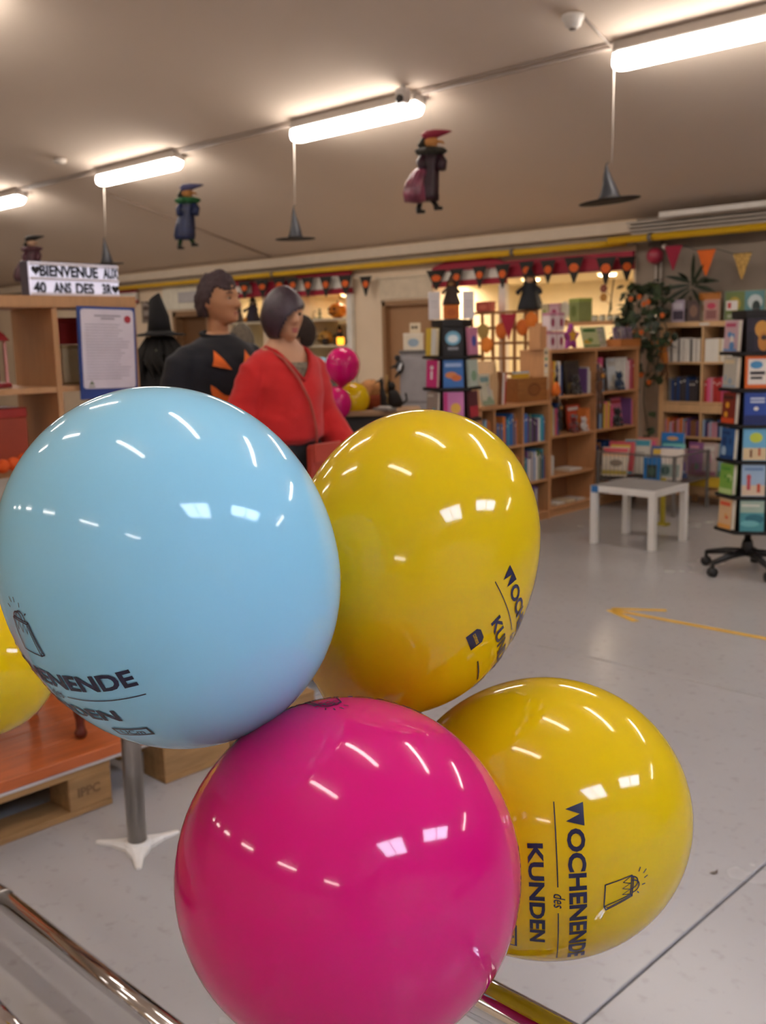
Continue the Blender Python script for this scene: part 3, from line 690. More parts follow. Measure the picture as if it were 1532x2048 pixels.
# local X runs along world +Y when rz=90deg, front looks to +X
bookcase('bookcase', 'tall brown two-bay bookcase with plush animals, boxes on its top', 'bookcase', (XB, yA, 0), PI/2, W_, .32, Htall, [W_/2], [r1, r2], .028, WOOD, WOODD, .022, .06)
yC = bx(957, 880).y; Hlow = bx(1030, 808).z; Wl = yA-.012-yC
lz = [bx(1047, 888).z, bx(1066, 962).z]
dv = [bx(987, 860).y-yC, bx(1044, 860).y-yC]
bookcase('bookcase', 'low brown bookcase with a slanted book display on its top', 'bookcase', (XB+.02, yC, 0), PI/2, Wl, .34, Hlow, dv, [lz, lz, lz], .026, WOOD, WOODD, .02, .05)
n_ = (1, 0, 0); u_ = (0, 1, 0)
xf = XB+.02
bz = .05+.026
for k, (a, b) in enumerate(zip([.026]+[q+.012 for q in dv], [q-.012 for q in dv]+[Wl-.028])):
    for j, z in enumerate([bz]+lz[::-1]):
        h = ([*lz[::-1], Hlow-.03]+[9])[j]-z-.03
        if j == 0 and k < 2: continue
        pal = [['#3b6fb0', '#4aa3b5', '#d67a3a', '#3b6fb0', '#9db7cf'], ['#6b4a7d', '#3b6fb0', '#d67a3a', '#4aa3b5', '#3b6fb0', '#8a5a3a'], ['#5c7d4a', '#4aa3b5', '#3a3335', '#e9e4da', '#c9c2b8', '#6b4a7d', '#3b6fb0']][k]
        row((xf, yC+a, z+.001), u_, n_, (b-a)*(.96 if j else .7), min(.19, h*.75), min(.27, h*.93), pal, 'low bookcase '+['top row', 'middle row', 'bottom row'][2-j]+[', end cell', ', centre cell', ', inner cell'][k], .012, .03, .2, 11*k+j, inset=.03)
# tall bookcase: some rows of books behind the toys
for k in range(2):
    y0 = yA+.03+k*W_/2; L_ = W_/2-.06
    zs_ = [.088]+r1[::-1]+[Htall-.03]
    for j in (1, 2, 3):
        z = zs_[j]; h = zs_[j+1]-z-.03
        if j == 1 and k == 0:
            row((XB, y0, z+.001), u_, n_, .10, h*.5, h*.6, ['#d9c7a3', '#c9c2b8', '#8a5a3a'], 'low shelf, tall bookcase', .02, .035, .2, 3); continue
        if j == 1: row((XB, y0+.05, z+.001), u_, n_, L_*.8, h*.4, h*.7, ['#3a3335', '#8a5a3a', '#1f3f73'], 'low in tall bookcase far bay', .02, .04, .2, 5, inset=.06); continue
        P1 = ['#3a3335', '#1f3f73', '#d67a3a', '#d85a86', '#e9e4da', '#d9b23c', '#9db7cf', '#c9c2b8']; P2 = ['#b8322f', '#d67a3a', '#d85a86', '#6b4a7d', '#e9e4da', '#c9c2b8']
        a1, l1, a2, l2 = {(0, 3): (.03, .3, .86, .12), (1, 3): (.03, .24, .74, .24), (0, 2): (.03, .22, .86, .12), (1, 2): (.03, .40, .90, .09)}[(k, j)]
        row((XB, y0+a1*L_, z+.001), u_, n_, L_*l1, h*.6, h*.92, P1, 'tall bookcase %s bay, %s' % (('near', 'far')[k], ('second', 'top')[j-2]), .012, .03, .2, 30+k*5+j)
        row((XB, y0+a2*L_, z+.001), u_, n_, L_*l2, h*.55, h*.9, P2, 'by plush, %s bay, %s shelf' % (('near', 'far')[k], ('second', 'top')[j-2]), .012, .03, .2, 60+k*5+j)
FZ = PI/2      # face-out items on these shelves look to +X
def onx(px, z, x): return G(px, 800, x=x).y
def fo(px, z, x, col, w, h, label, seed, pal=MIX, tilt=-.12, th=.012, art=None):
    return cover_book(col, w, h, th, (x, onx(px, z, x), z+.002+.5*th*abs(math.sin(tilt))), FZ, label, art, tilt, None, seed, pal)
fo(1147, r1[0], XB-.10, '#4a4238', .24, .30, 'dark picture book leaning at the back of the top shelf behind black plush', 3, ['#7d6a3a', '#3a3335', '#5c5040'])
fo(1230, r2[0], XB-.12, '#d9dde0', .24, .30, 'pale picture book leaning behind the blue plush toy', 4, ['#e9e4da', '#c9c2b8', '#9db7cf'])
fo(1150, r1[1], XB-.12, '#c4472f', .22, .24, 'red and teal picture book leaning behind the small red plush', 5, ['#4aa3b5', '#d67a3a', '#e9e4da'])
fo(1236, r2[1], XB-.12, '#d87a92', .24, .26, 'pink picture book leaning behind a black plush', 6, ['#e9e4da', '#b8322f', '#d85a86'])
# plush toys
def plush(label, col, loc, rz, h, belly=None, ears=True, cat='plush toy', group='plush toys on the bookcase'):
    t = thing('plush_toy', label, cat, loc, rz, group); m = M(col, .95, sheen=.5, bump=.4, bscale=120)
    b = MB().ball((0, 0, h*.28), (h*.19, h*.17, h*.27), 12); b.build('body', m, t)
    hd = MB().ball((0, -.01, h*.68), (h*.19, h*.17, h*.18), 12)
    if ears:
        for s_ in (-1, 1): hd.ball((s_*h*.17, 0, h*.83), (h*.07, h*.04, h*.07), 8)
    hd.build('head', m, t)
    MB().ball((0, -h*.15, h*.63), (h*.09, h*.06, h*.07), 10).build('muzzle', M(belly or '#c9a27a', .9), t)
    for s_ in (-1, 1):
        MB().tube([(s_*h*.15, 0, h*.48), (s_*h*.28, -h*.06, h*.33), (s_*h*.27, -h*.12, h*.2)], [h*.07, h*.065, h*.06], 8).build('arm', m, t)
        MB().tube([(s_*h*.1, -h*.02, h*.1), (s_*h*.17, -h*.2, h*.075), (s_*h*.17, -h*.26, h*.085)], [h*.085, h*.075, h*.07], 8).build('leg', m, t)
        MB().ball((s_*h*.07, -h*.155, h*.72), h*.02, 6).build('eye', M('#0d0b0b', .2), t)
    return t
def pl(px, z, col, h, label, **k): return plush(label, col, (XB-.02-h*.1, onx(px, z, XB-.05), z+.002), FZ, h, **k)
pl(1148, r1[0], '#2b201c', .20, 'black gorilla plush with a yellow patch on the top shelf', belly='#8f7a2c')
pl(1234, r2[0], '#1c3554', .20, 'dark blue gorilla plush on the top shelf of the far bay', belly='#1c3554')
pl(1144, r1[1], '#7a1d1c', .17, 'dark red plush beside a white one on the second shelf')
pl(1164, r1[1], '#cfc6c0', .15, 'small white plush beside the dark red one')
pl(1232, r2[1], '#171314', .20, 'black plush sitting on the second shelf of the far bay', belly='#171314')
# hanging monkeys and the orange ghost, hooked on the bookcase front
def hang(px, py, h, col, label, kind):
    p = G(px, py, x=XB+.05); t = thing('hanging_toy', label, 'plush toy', p, FZ); m = M(col, .95, sheen=.4)
    if kind == 'monkey':
        MB().ball((0, 0, -h*.16), (h*.10, h*.09, h*.10), 10).build('head', m, t); MB().ball((0, -h*.08, -h*.18), (h*.06, h*.03, h*.055), 8).build('face', M('#c98a3a', .9), t)
        MB().loft([[(r*math.cos(q), r*.8*math.sin(q), z) for q in [2*PI*i/10 for i in range(10)]] for r, z in ((h*.03, -h*.24), (h*.09, -h*.3), (h*.1, -h*.45), (h*.05, -h*.55))]).build('body', m, t)
        for s_ in (-1, 1):
            MB().tube([(s_*h*.06, 0, -h*.28), (s_*h*.13, -.01, -h*.16), (s_*h*.03, .0, 0)], h*.03, 7).build('arm', m, t)
            MB().tube([(s_*h*.05, 0, -h*.52), (s_*h*.08, -.01, -h*.75), (s_*h*.05, -.01, -h)], h*.035, 7).build('leg', m, t)
    else:
        MB().lathe([(.002, 0), (h*.07, -h*.05), (h*.10, -h*.16), (h*.08, -h*.24)], 12).build('head', M('#2a2422', .8), t)
        MB().loft([[(r*(1+.25*math.cos(5*q))*math.cos(q), r*(1+.25*math.cos(5*q))*math.sin(q)*.7, z) for q in [2*PI*i/20 for i in range(20)]] for r, z in ((h*.06, -h*.24), (h*.16, -h*.45), (h*.22, -h*.7), (h*.1, -h*.86))]).build('dress', M('#e0701e', .7), t)
        for s_ in (-1, 1): MB().tube([(s_*h*.05, 0, -h*.8), (s_*h*.06, -.01, -h)], h*.03, 6).build('leg', M('#2a2422', .8), t)
    MB().tube([(0, 0, -.01), (0, -.003, .03), (-.0, .055, .05)], .003, 5).build('loop', M('#c9bba8', .7), t)
    return t
hang(1200, 735, .42, '#5a3620', 'long-limbed brown monkey hung on the post between the bays', 'monkey')
hang(1113, 752, .20, '#2a2422', 'orange and black Halloween doll hung at the bookcase corner', 'doll')
hang(1119, 806, .24, '#211b1a', 'black doll hung below the orange Halloween doll', 'monkey')
# colour-dot sticker strip on the side panel
t = thing('sticker_strip', 'narrow cream strip of coloured dots on the bookcase side', 'sticker', (XB-.035, yA-.003, bx(1095, 738).z))
MB().box((0, 0, 0), (.045, .002, .36)).build('strip', M('#d6c4a4', .5), t)
for k, c in enumerate(['#2b2b2b', '#2f7a3c', '#2c3f7a', '#c9c2b8', '#b8322f', '#7a6a5a']): MB().lathe([(.013, 0), (.013, .001)], 12, T=Matrix.Translation((0, -.0012, .14-k*.055)) @ Matrix.Rotation(PI/2, 4, 'X')).build('dot', M(c, .5), t)
# top of the tall bookcase
zt = Htall+.002
def top(px, x=XB-.10): return (x, G(px, 690, x=x).y)
for k, (px, dz) in enumerate(((1098, 0), (1115, 0), (1098, .16), (1115, .16))):
    q = top(px, XB-.08); carton(['pink and white toy carton, lower, next to the wooden crate', 'pink and white toy carton, lower, next to the purple star', 'pink and white toy carton on top, next to the wooden crate', 'pink and white toy carton on top, next to the purple star'][k], .09, .08, .155, (q[0], q[1], zt+dz), FZ, ['#e3cfd0', '#c8889a', '#9c3050'], group='pink cartons')
q = top(1141); t = thing('star_cushion', 'purple star-shaped toy with yellow points on the bookcase top', 'toy', (q[0], q[1], zt), FZ)
P = []
for i in range(10):
    r = .12 if i % 2 == 0 else .062; P.append((r*math.cos(PI/2+i*PI/5), .10+r*math.sin(PI/2+i*PI/5)))
MB().prism(P, .04).build('star', M('#9a3c8c', .8), t); MB().prism([(x*.55, .10+(z-.10)*.55+.015) for x, z in P], .05).build('star_centre', M('#d9a52c', .8), t)
fo(1183, zt, XB-.10, '#c9cf9a', .26, .19, 'green picture book leaning on the bookcase top', 8, ['#4a7a3a', '#7d9a4a', '#d9b23c'], -.25)
fo(1203, zt, XB-.16, '#aeb49a', .16, .19, 'pale green booklet behind the green picture book', 9, ['#c9c2b8', '#8a9a7a'], -.2)
q = top(1244); t = thing('book_crate', 'shallow orange wooden crate of small books on the bookcase top', 'crate', (q[0], q[1], zt), FZ)
for c_, d_ in (((0, -.09, .035), (.36, .012, .07)), ((0, .09, .035), (.36, .012, .07)), ((-.174, 0, .035), (.012, .17, .07)), ((.174, 0, .035), (.012, .17, .07)), ((0, 0, .006), (.34, .17, .012))): MB().rbox(c_, d_, .002).build('crate_board', M('#b9733a', .5, kind='wood', grain=(1, 8, 8), scale=5), t)
for k in range(5): cover_book(['#8a7d92', '#6b5c74', '#a49aa8', '#7a6a80', '#9a8a94'][k], .06, .17, .02, (q[0]+.02-.02*(k % 2), q[1]-.13+k*.065, zt+.014), FZ, 'small %s booklet in the orange crate' % ['mauve', 'plum', 'lilac grey', 'purple', 'dusty rose'][k], None, -.15, 'booklets in the orange crate', k, ['#c9c2b8', '#6b4a7d', '#5c4a60'])
q = top(1080, XB-.14); t = thing('wooden_crate', 'upright plain wooden crate on the corner of the bookcase top', 'crate', (q[0], q[1], zt), FZ)
for c_, d_ in (((0, -.06, .10), (.16, .01, .20)), ((0, .06, .10), (.16, .01, .20)), ((-.075, 0, .10), (.01, .11, .20)), ((.075, 0, .10), (.01, .11, .20)), ((0, 0, .005), (.14, .11, .01))): MB().rbox(c_, d_, .002).build('crate_board', WOOD, t)
# low bookcase top: slanted wooden display, crate and books
zt2 = Hlow+.002; xl = XB-.13
q = (xl, G(972, 780, x=xl).y)
t = thing('book_display', 'wedge-shaped wooden book display on the low bookcase', 'display', (q[0], q[1], zt2), FZ)
MB().prism([(-.10, 0), (.10, 0), (.02, .34), (-.0, .36)], .012, T=Matrix.Translation((0, -.08, 0))).build('side_board', BEECH, t)
MB().prism([(-.10, 0), (.10, 0), (.02, .34), (-.0, .36)], .012, T=Matrix.Translation((0, .10, 0))).build('side_board', BEECH, t)
MB().add([(-.10, -.07, 0), (-.10, .09, 0), (0, .09, .36), (0, -.07, .36), (-.09, -.07, 0), (-.09, .09, 0), (.01, .09, .35), (.01, -.07, .35)], [(0, 1, 2, 3), (4, 5, 6, 7), (0, 1, 5, 4), (1, 2, 6, 5), (2, 3, 7, 6), (3, 0, 4, 7)]).build('slanted_board', BEECH, t)
fo(976, zt2, XB-.03, '#d5cfb8', .15, .26, 'cream green children book propped against the wedge display', 21, ['#9aa88a', '#c9c2b8', '#7a9a9a'], -.2, .02)
for k, c_ in enumerate(['#8a5a3a', '#e9e4da', '#b8322f']):
    book(c_, (.022, .18, .27-.01*k), (XB-.02, G(1002, 780, x=XB-.02).y+.024*k, zt2+.001), FZ, 'leaning at the reddish crate', lean=.06, group='books leaning by the crate')
q = (XB-.11, G(1052, 780, x=XB-.11).y); t = thing('wooden_crate', 'reddish wooden crate with an oval brand mark on the low bookcase', 'crate', (q[0], q[1], zt2), FZ)
cwd = G(1078, 780, x=XB-.03).y-G(1015, 780, x=XB-.03).y; chh = bx(1047, 757).z-zt2
for c_, d_ in (((0, -.08, chh/2), (cwd, .012, chh)), ((0, .08, chh/2), (cwd, .012, chh)), ((-cwd/2+.006, 0, chh/2), (.012, .15, chh)), ((cwd/2-.006, 0, chh/2), (.012, .15, chh)), ((0, 0, .006), (cwd-.03, .14, .012))): MB().rbox(c_, d_, .002).build('crate_board', M('#96602f', .5, kind='wood', grain=(1, 8, 8), scale=5), t)
MB().quad([(x, -.0868, z) for x, z in ell(0, chh*.5, .09, .055, 18)]).quad([(x, -.0872, z) for x, z in ell(0, chh*.5, .075, .043, 18)], 1).build('brand_mark', [M('#6e3d1c', .6), M('#8a5428', .6)], t)
cover_book('#d3a42a', .24, .12, .015, (XB-.13, q[1]-.03, zt2+chh-.09+.002), FZ, 'yellow book standing inside the reddish crate', [('r', .1, .3, .8, .5, '#b98a1c')], -.2)
cover_book('#9fb3c4', .22, .16, .015, (XB-.16, q[1]+.03, zt2+chh-.11), FZ, 'pale blue book behind the yellow one in the crate', [('r', .1, .6, .9, .9, '#e9e4da'), ('e', .5, .4, .2, .2, '#6b7a92')], -.2)

# booklets lying flat low in the tall bookcase and a red pile in the far bay
def flat_book(col, px, x, z, th, w, l, rz, where):
    y = G(px, 1000, x=x).y; o = book(col, (th, w, l), (x, y, z+th/2+.001), FZ+rz, where, lean=PI/2, group='booklets lying flat in the tall bookcase'); return o
for k, (c_, px, th) in enumerate((('#e9e4da', 1112, .018), ('#d9c7a3', 1133, .022), ('#c9c2b8', 1153, .016))):
    flat_book(c_, px, XB-.04, .088, th, .16, .13, .0, 'lying on the lowest board')
flat_book('#e9e4da', 1140, XB-.05, r1[2], .02, .18, .18, 0, 'lying open on the bare shelf')
for k, (c_, th) in enumerate((('#e9e4da', .05), ('#b8322f', .04), ('#d67a3a', .035), ('#b8322f', .05))):
    flat_book(c_, 1212, XB-.04, .088+sum((.051, .041, .036, .051)[:k]), th, .18, .2, 0, ['bottom', 'second', 'third', 'topmost'][k]+' of the low pile')
# ------------------------------------------------------------------ wooden lattice and the shelf of the lit shop
yL = 9.36; xa, xb_ = wx(944, 660, yL), wx(1074, 660, yL); zl = wz(1000, 622, yL)
LAT = M('#8f6238', .6, kind='wood', amp=.1)
t = thing('wooden_lattice', 'brown wooden lattice partition in front of the lit shop', 'lattice', ((xa+xb_)/2, yL, 0))
hw = (xb_-xa)/2
nx = 6
for i in range(nx+1): MB().rbox((-hw+2*hw*i/nx, 0, zl/2), (.032, .03, zl), .003).build('upright', LAT, t)
for z in [zl-.17*k for k in range(8)]: MB().rbox((0, .002, z-.016), (2*hw+.03, .036, .030), .003).build('rail', LAT, t)
# board shelf behind the tall bookcase
xa2, xb2 = wx(1088, 640, yL), wx(1262, 640, yL); zs2 = wz(1180, 643, yL)
t = thing('display_shelf', 'wooden display shelf standing in the shop front behind the bookcase', 'shelf', ((xa2+xb2)/2, 9.33, 0)); hw2 = (xb2-xa2)/2
MB().rbox((0, 0, zs2-.02), (2*hw2, .26, .04), .003).build('top_board', WOOD, t)
for s_ in (-1, 1): MB().rbox((s_*(hw2-.02), 0, (zs2-.04)/2), (.03, .24, zs2-.042), .003).build('end_panel', WOOD, t)
def on_shelf(px): return (wx(px, 630, 9.33), 9.31, zs2+.001)
carton('lime green gift box with a darker front on the shop shelf', .21, .16, .24, on_shelf(1163), -.5, ['#8f9a5e', '#a3b35c', '#6e7d3c'])
carton('flowered green and pink carton on the shop shelf', .09, .09, .2, on_shelf(1096), 0, ['#c3b48c', '#b9a98a', '#8fa03c'], group='flowered cartons')
carton('flowered magenta carton beside the green one on the shop shelf', .12, .09, .2, on_shelf(1115), 0, ['#cfa9b4', '#c99aa8', '#a8305c'], group='flowered cartons')
p = on_shelf(1132); t = thing('paper_fan', 'pale round paper fan standing on the shop shelf', 'fan', p)
MB().prism([(0, .0)]+[(.065*math.cos(a), .10+.12*math.sin(a)) for a in [PI*i/12 for i in range(13)]], .006).build('fan_blade', M('#cfc8b4', .7), t); MB().box((0, 0, .01), (.06, .05, .02)).build('stand', M('#8f6238', .6), t)
for k, px in enumerate((1192, 1207, 1222, 1236)):
    t = thing('glass_jar', 'small clear glass jar on the shop shelf, %s' % ['next to the green box', 'second after the green box', 'third after the green box', 'closest to the ivy'][k], 'jar', on_shelf(px), group='glass jars')
    MB().lathe([(.03, 0), (.034, .005), (.034, .045), (.028, .05)], 12).build('glass', M('#c9cbb8', .1, spec=.6), t); MB().lathe([(.03, .05), (.03, .062), (.002, .063)], 12).build('lid', M('#8f7a4a', .3, .6), t)
p = on_shelf(1208); t = thing('flower_stick', 'tall stick with two paper flowers in the shop window', 'decoration', (p[0]+.02, p[1]+.07, p[2]))
MB().tube([(0, 0, 0), (.02, 0, .15), (.06, 0, .42)], .006, 6).build('stick', M('#4a3d30', .7), t); MB().tube([(.0, 0, .05), (.03, .0, .12), (.035, 0, .2)], [.004, .012, .003], 6).build('leaf', M('#3f4a34', .7), t)
for c_, z, x in (('#8a4a44', .33, -.06), ('#b8813a', .24, -.06)):
    f = MB()
    for k in range(6): f.ball((x+.025*math.cos(k*PI/3), 0, z+.025*math.sin(k*PI/3)), (.02, .01, .02), 6)
    f.tube([(x, 0, z), (.02, 0, z-.08)], .003, 5); f.build('flower', M(c_, .8), t)
# things on the lattice
def on_lat(px): return (wx(px, 615, yL), yL, zl+.001)
carton('orange red gift box on top of the lattice', .21, .10, .11, on_lat(971), 0, ['#a84434', '#b54a38', '#c06048'])
def witch(label, loc, rz, h, cols=('#23252b', '#1d1b1e', '#c9a07c'), hat=True, group=None, orange=False):
    t = thing('witch_figure', label, 'figurine', loc, rz, group)
    rob = MB(); rr = []
    for r, z in ((.30, 0), (.28, .1), (.2, .35), (.15, .52), (.09, .62), (.05, .65)): rr.append([(h*r*(1+.1*math.cos(7*q))*math.cos(q), h*r*.75*(1+.1*math.cos(7*q))*math.sin(q), h*z) for q in [2*PI*i/21 for i in range(21)]])
    rob.loft(rr); rob.build('robe', M(cols[0], .8), t)
    MB().ball((0, -h*.01, h*.71), (h*.085, h*.085, h*.1), 12).tube([(0, -h*.08, h*.71), (0, -h*.15, h*.685)], [h*.02, h*.006], 6).build('head', M(cols[2], .7), t)
    hr = MB()
    for k in range(9):
        a = PI*.05+PI*.9*k/8; hr.tube([(h*.07*math.cos(a), h*.05*math.sin(a), h*.77), (h*.14*math.cos(a), h*.1*math.sin(a), h*.66), (h*.16*math.cos(a+.2), h*.12*math.sin(a+.2), h*.5)], [h*.03, h*.025, h*.004], 6)
    hr.build('hair', M('#4a3c30' if not orange else '#7a3a14', .9), t)
    for s_ in (-1, 1): MB().tube([(s_*h*.08, 0, h*.58), (s_*h*.24, -h*.08, h*.45), (s_*h*.26, -h*.2, h*.4)], [h*.045, h*.05, h*.06], 8).build('sleeve', M(cols[0], .8), t)
    if hat:
        MB().lathe([(h*.22, h*.775), (h*.22, h*.782), (h*.11, h*.80), (h*.085, h*.86), (h*.05, h*.94), (h*.012, h*1.0), (h*.001, h*1.005)], 18).build('hat', M(cols[1], .85), t)
    return t
witch('black witch figure with a broad hat sitting on the lattice top', on_lat(1060), .5, .46)
# warm paper decorations hung in the lattice
for k, (px, py, c_) in enumerate(((966, 663, '#a88a4a'), (1002, 662, '#d2691e'), (1044, 655, '#d2691e'), (1062, 640, '#e07a24'), (1068, 690, '#6a4426'), (973, 690, '#e8862c'))):
    p = G(px, py, y=yL-.06)
    t = thing('paper_ornament', '%s paper ornament hung on the lattice %s' % (['tan', 'orange', 'rust', 'bright orange', 'brown', 'glowing orange'][k], ['under the red box', 'beside the crimson pennant', 'under the witch', 'at the upper corner', 'at the lower corner', 'below the tan one'][k]), 'ornament', p)
    MB().loft([[(r*(1+.2*math.cos(5*q))*math.cos(q), r*.3*math.sin(q), z) for q in [2*PI*i/20 for i in range(20)]] for r, z in ((.01, .09), (.06, .06), (.075, 0), (.055, -.06), (.01, -.09))]).build('ornament_body', M(c_, .7), t)
    MB().tube([(0, 0, .085), (0, .03, .13)], .002, 4).build('thread', M('#5a4a3a', .7), t)

# ------------------------------------------------------------------ pale bookcase on the right
yR = 9.22; xr0 = wx(1318, 760, yR); xr1 = xr0+1.49; HR = wz(1400, 643, yR); thr = .05
rows = [wz(1360, q, yR) for q in (724, 803, 872)]
rows2 = rows+[rows[2]-.36]
dvr = wx(1402, 760, yR)-xr0; cols = [dvr, dvr*2-.03, dvr*3-.06]
bcR = bookcase('bookcase', 'pale beech cube bookcase against the grey wall with books and binders', 'bookcase', (xr0, yR, 0), 0, 1.49, .33, HR, cols, [rows2]*4, thr, BEECH, M('#6a4a30', .7), .02, .04)
MB().rbox((.745, .002, rows[1]-.065), (1.388, .02, .08), .002).build('thick_rail', BEECH, bcR)
un = (1, 0, 0); no = (0, -1, 0)
row((xr0+.055, yR, rows[0]+.001), un, no, dvr-.075, .20, .23, ['#e9e4da', '#c9c2b8', '#7a7672', '#e9e4da'], 'top cube under the dracaena', .014, .03, .2, 91)
row((xr0+dvr+.013, yR, rows[0]+.001), un, no, .34, .21, .22, ['#e9e4da', '#d9c7a3', '#e9e4da'], 'top cube behind the carousel', .022, .03, .2, 92)
row((xr0+.075, yR, rows[1]+.001), un, no, dvr-.10, .20, .25, ['#3a3335', '#3a3335', '#7a7672', '#1f3f73', '#3a3335'], 'second cube, pale bookcase', .02, .035, .2, 93)
row((xr0+dvr+.013, yR, rows[1]+.001), un, no, .30, .20, .24, ['#c98f9c', '#b8322f', '#d85a86', '#b8322f', '#3b6fb0'], 'second cube behind the carousel', .02, .035, .2, 94)
row((xr0+.055, yR, rows[2]+.001), un, no, dvr-.07, .13, .18, ['#d67a3a', '#6b4a7d', '#9db7cf', '#8a5a3a', '#c98f9c', '#b8322f'], 'third cube, pale bookcase', .012, .025, .18, 95)
row((xr0+dvr+.013, yR, rows[2]+.001), un, no, .34, .13, .17, ['#6b4a7d', '#9db7cf', '#1f3f73', '#7a7672', '#c98f9c'], 'third cube behind the carousel', .012, .025, .18, 96)
ztR = HR+.003
def onr(px, y=yR+.1): return (wx(px, 620, y), y, ztR)
cover_book('#b3a4b8', .12, .21, .05, onr(1357), .4, 'thick lilac book standing on top of the pale bookcase', [('r', .1, .1, .9, .5, '#3d2f45'), ('r', .15, .6, .85, .85, '#d9d2dc')])
cover_book('#5c4a48', .13, .20, .03, onr(1388, yR+.10), .2, 'dark brown book on the pale bookcase next to the lilac one', [('e', .5, .5, .3, .3, '#8a6a5a')])
cover_book('#c4b49a', .13, .19, .03, onr(1405, yR+.15), 0, 'beige book half behind the pink cover on the pale bookcase', [('r', .1, .5, .9, .8, '#a89070')])
cover_book('#b98d84', .15, .20, .03, onr(1424, yR+.08), 0, 'dusty rose picture book standing on the pale bookcase', [('e', .5, .7, .3, .15, '#c2405c'), ('r', .15, .1, .85, .5, '#8a5a58')])
cover_book('#c47a34', .22, .27, .02, onr(1420, yR+.2), 0, 'orange folder behind the books on the pale bookcase', [('r', .1, .1, .9, .2, '#a8642a')])
cover_book('#7c8f7a', .40, .27, .02, onr(1490, yR+.1), 0, 'wide green and teal jungle picture book on the pale bookcase', [('r', .03, .03, .5, .97, '#6a7a44'), ('e', .25, .55, .15, .25, '#b09a3a'), ('r', .5, .03, .97, .97, '#5f8f96'), ('e', .75, .6, .18, .25, '#c3cfd0'), ('e', .78, .45, .1, .2, '#2c3c3c'), ('r', .08, .08, .92, .2, '#a8b09a')])
tag(MB().prism([(-.05, -.012), (.05, -.012), (.05, .012), (-.05, .012)], .002).build('price_label', M('#d8d2c8', .5), loc=(wx(1410, 646, yR), yR-.012, HR-.025)), 'white paper label on the top edge of the pale bookcase', 'label')
# orange long-limbed toy hooked on the bookcase corner
p = G(1322, 686, y=yR-.05); t = thing('hanging_toy', 'orange long-legged plush hooked on the corner of the pale bookcase', 'plush toy', p)
mo = M('#c9792e', .95, sheen=.4)
MB().ball((0, 0, 0), (.05, .04, .045), 10).build('head', mo, t); MB().tube([(0, 0, -.02), (.03, -.01, -.1), (.06, 0, -.2)], [.035, .05, .03], 8).build('body', mo, t)
for s_ in (-1, 1):
    MB().tube([(s_*.02, 0, -.05), (s_*.09, -.01, -.02), (s_*.12, 0, .03)], .016, 6).build('arm', mo, t); MB().tube([(.05, 0, -.19), (.06+s_*.03, -.02, -.3), (.04+s_*.04, -.03, -.36)], .016, 6).build('leg', M('#6a4426', .9), t)

# ------------------------------------------------------------------ plants
LEAF = M('#26301f', .55, amp=.3, scale=15); LEAF2 = M('#36452b', .5, amp=.25, scale=15)
lm = MB(); lm.add([(0, 0, 0), (.5, .1, .35), (.42, .16, .75), (0, .05, 1.1), (-.42, .16, .75), (-.5, .1, .35), (0, .12, .5)], [(0, 1, 6), (1, 2, 6), (2, 3, 6), (3, 4, 6), (4, 5, 6), (5, 0, 6)], 0, True)
leafm = [lm.mesh('leaf', LEAF), lm.mesh('leaf', LEAF2)]
def leaf(parent, loc, s_, rnd, k=0, rot=None):
    o = bpy.data.objects.new('leaf', leafm[k]); C.objects.link(o); o.parent = parent; o.location = loc; o.scale = (s_, s_, s_)
    o.rotation_euler = rot or (rnd.uniform(1.6, 3.4), rnd.uniform(-.6, .6), rnd.uniform(-1.2, 1.2)); return o
rnd = random.Random(5)
base = G(1290, 640, y=9.12)
t = thing('trailing_ivy', 'dark trailing ivy with orange blossoms hanging beside the pale bookcase', 'plant', (base.x, 9.12, HR+.25))
stems = []
for k in range(9):
    ox = (k-4)*.045; ln = [.7, .9, 1.25, 1.0, .8, 1.5, .9, .7, .6][k]; x0 = ox*1.3; pts = [Vector((x0*.5, .1, .12)), Vector((x0, .0, .05))]
    for j in range(1, 8): pts.append(Vector((x0+.05*math.sin(j*1.3+k), -.04-.02*math.cos(j+k), .05-ln*j/7)))
    MB().tube(pts, .005, 5).build('stem', M('#3c3a26', .7), t); stems.append(pts)
    for j in range(31 if k != 5 else 34):
        q = rnd.random()**1.25*(len(pts)-1.01); i = int(q); p = pts[i].lerp(pts[i+1], q-i)
        leaf(t, p+Vector((rnd.uniform(-.07, .07), rnd.uniform(-.08, .05), rnd.uniform(-.03, .06))), rnd.uniform(.05, .10), rnd, rnd.randint(0, 1))
for px, py in ((1262, 598), (1279, 594), (1288, 608), (1297, 604), (1283, 665), (1325, 631), (1283, 750), (1298, 765)):
    p = G(px, py, y=9.0)-Vector(t.location); f = MB()
    for k in range(5): f.ball(p+Vector((.014*math.cos(k*1.257), -.005, .014*math.sin(k*1.257))), (.014, .010, .014), 6)
    f.tube([p, p+Vector((0, .1, .02))], .003, 4); f.build('blossom', M('#c9601e', .6), t)
tag(MB().lathe([(.05, 0), (.07, .12), (.073, .13), (.064, .13), (.06, .11), (.002, .11)], 18).build('plant_pot', M('#4a3a30', .7), loc=(xr0+.085, yR+.24, ztR)), 'dark plant pot on the bookcase corner holding the ivy and fern', 'pot')
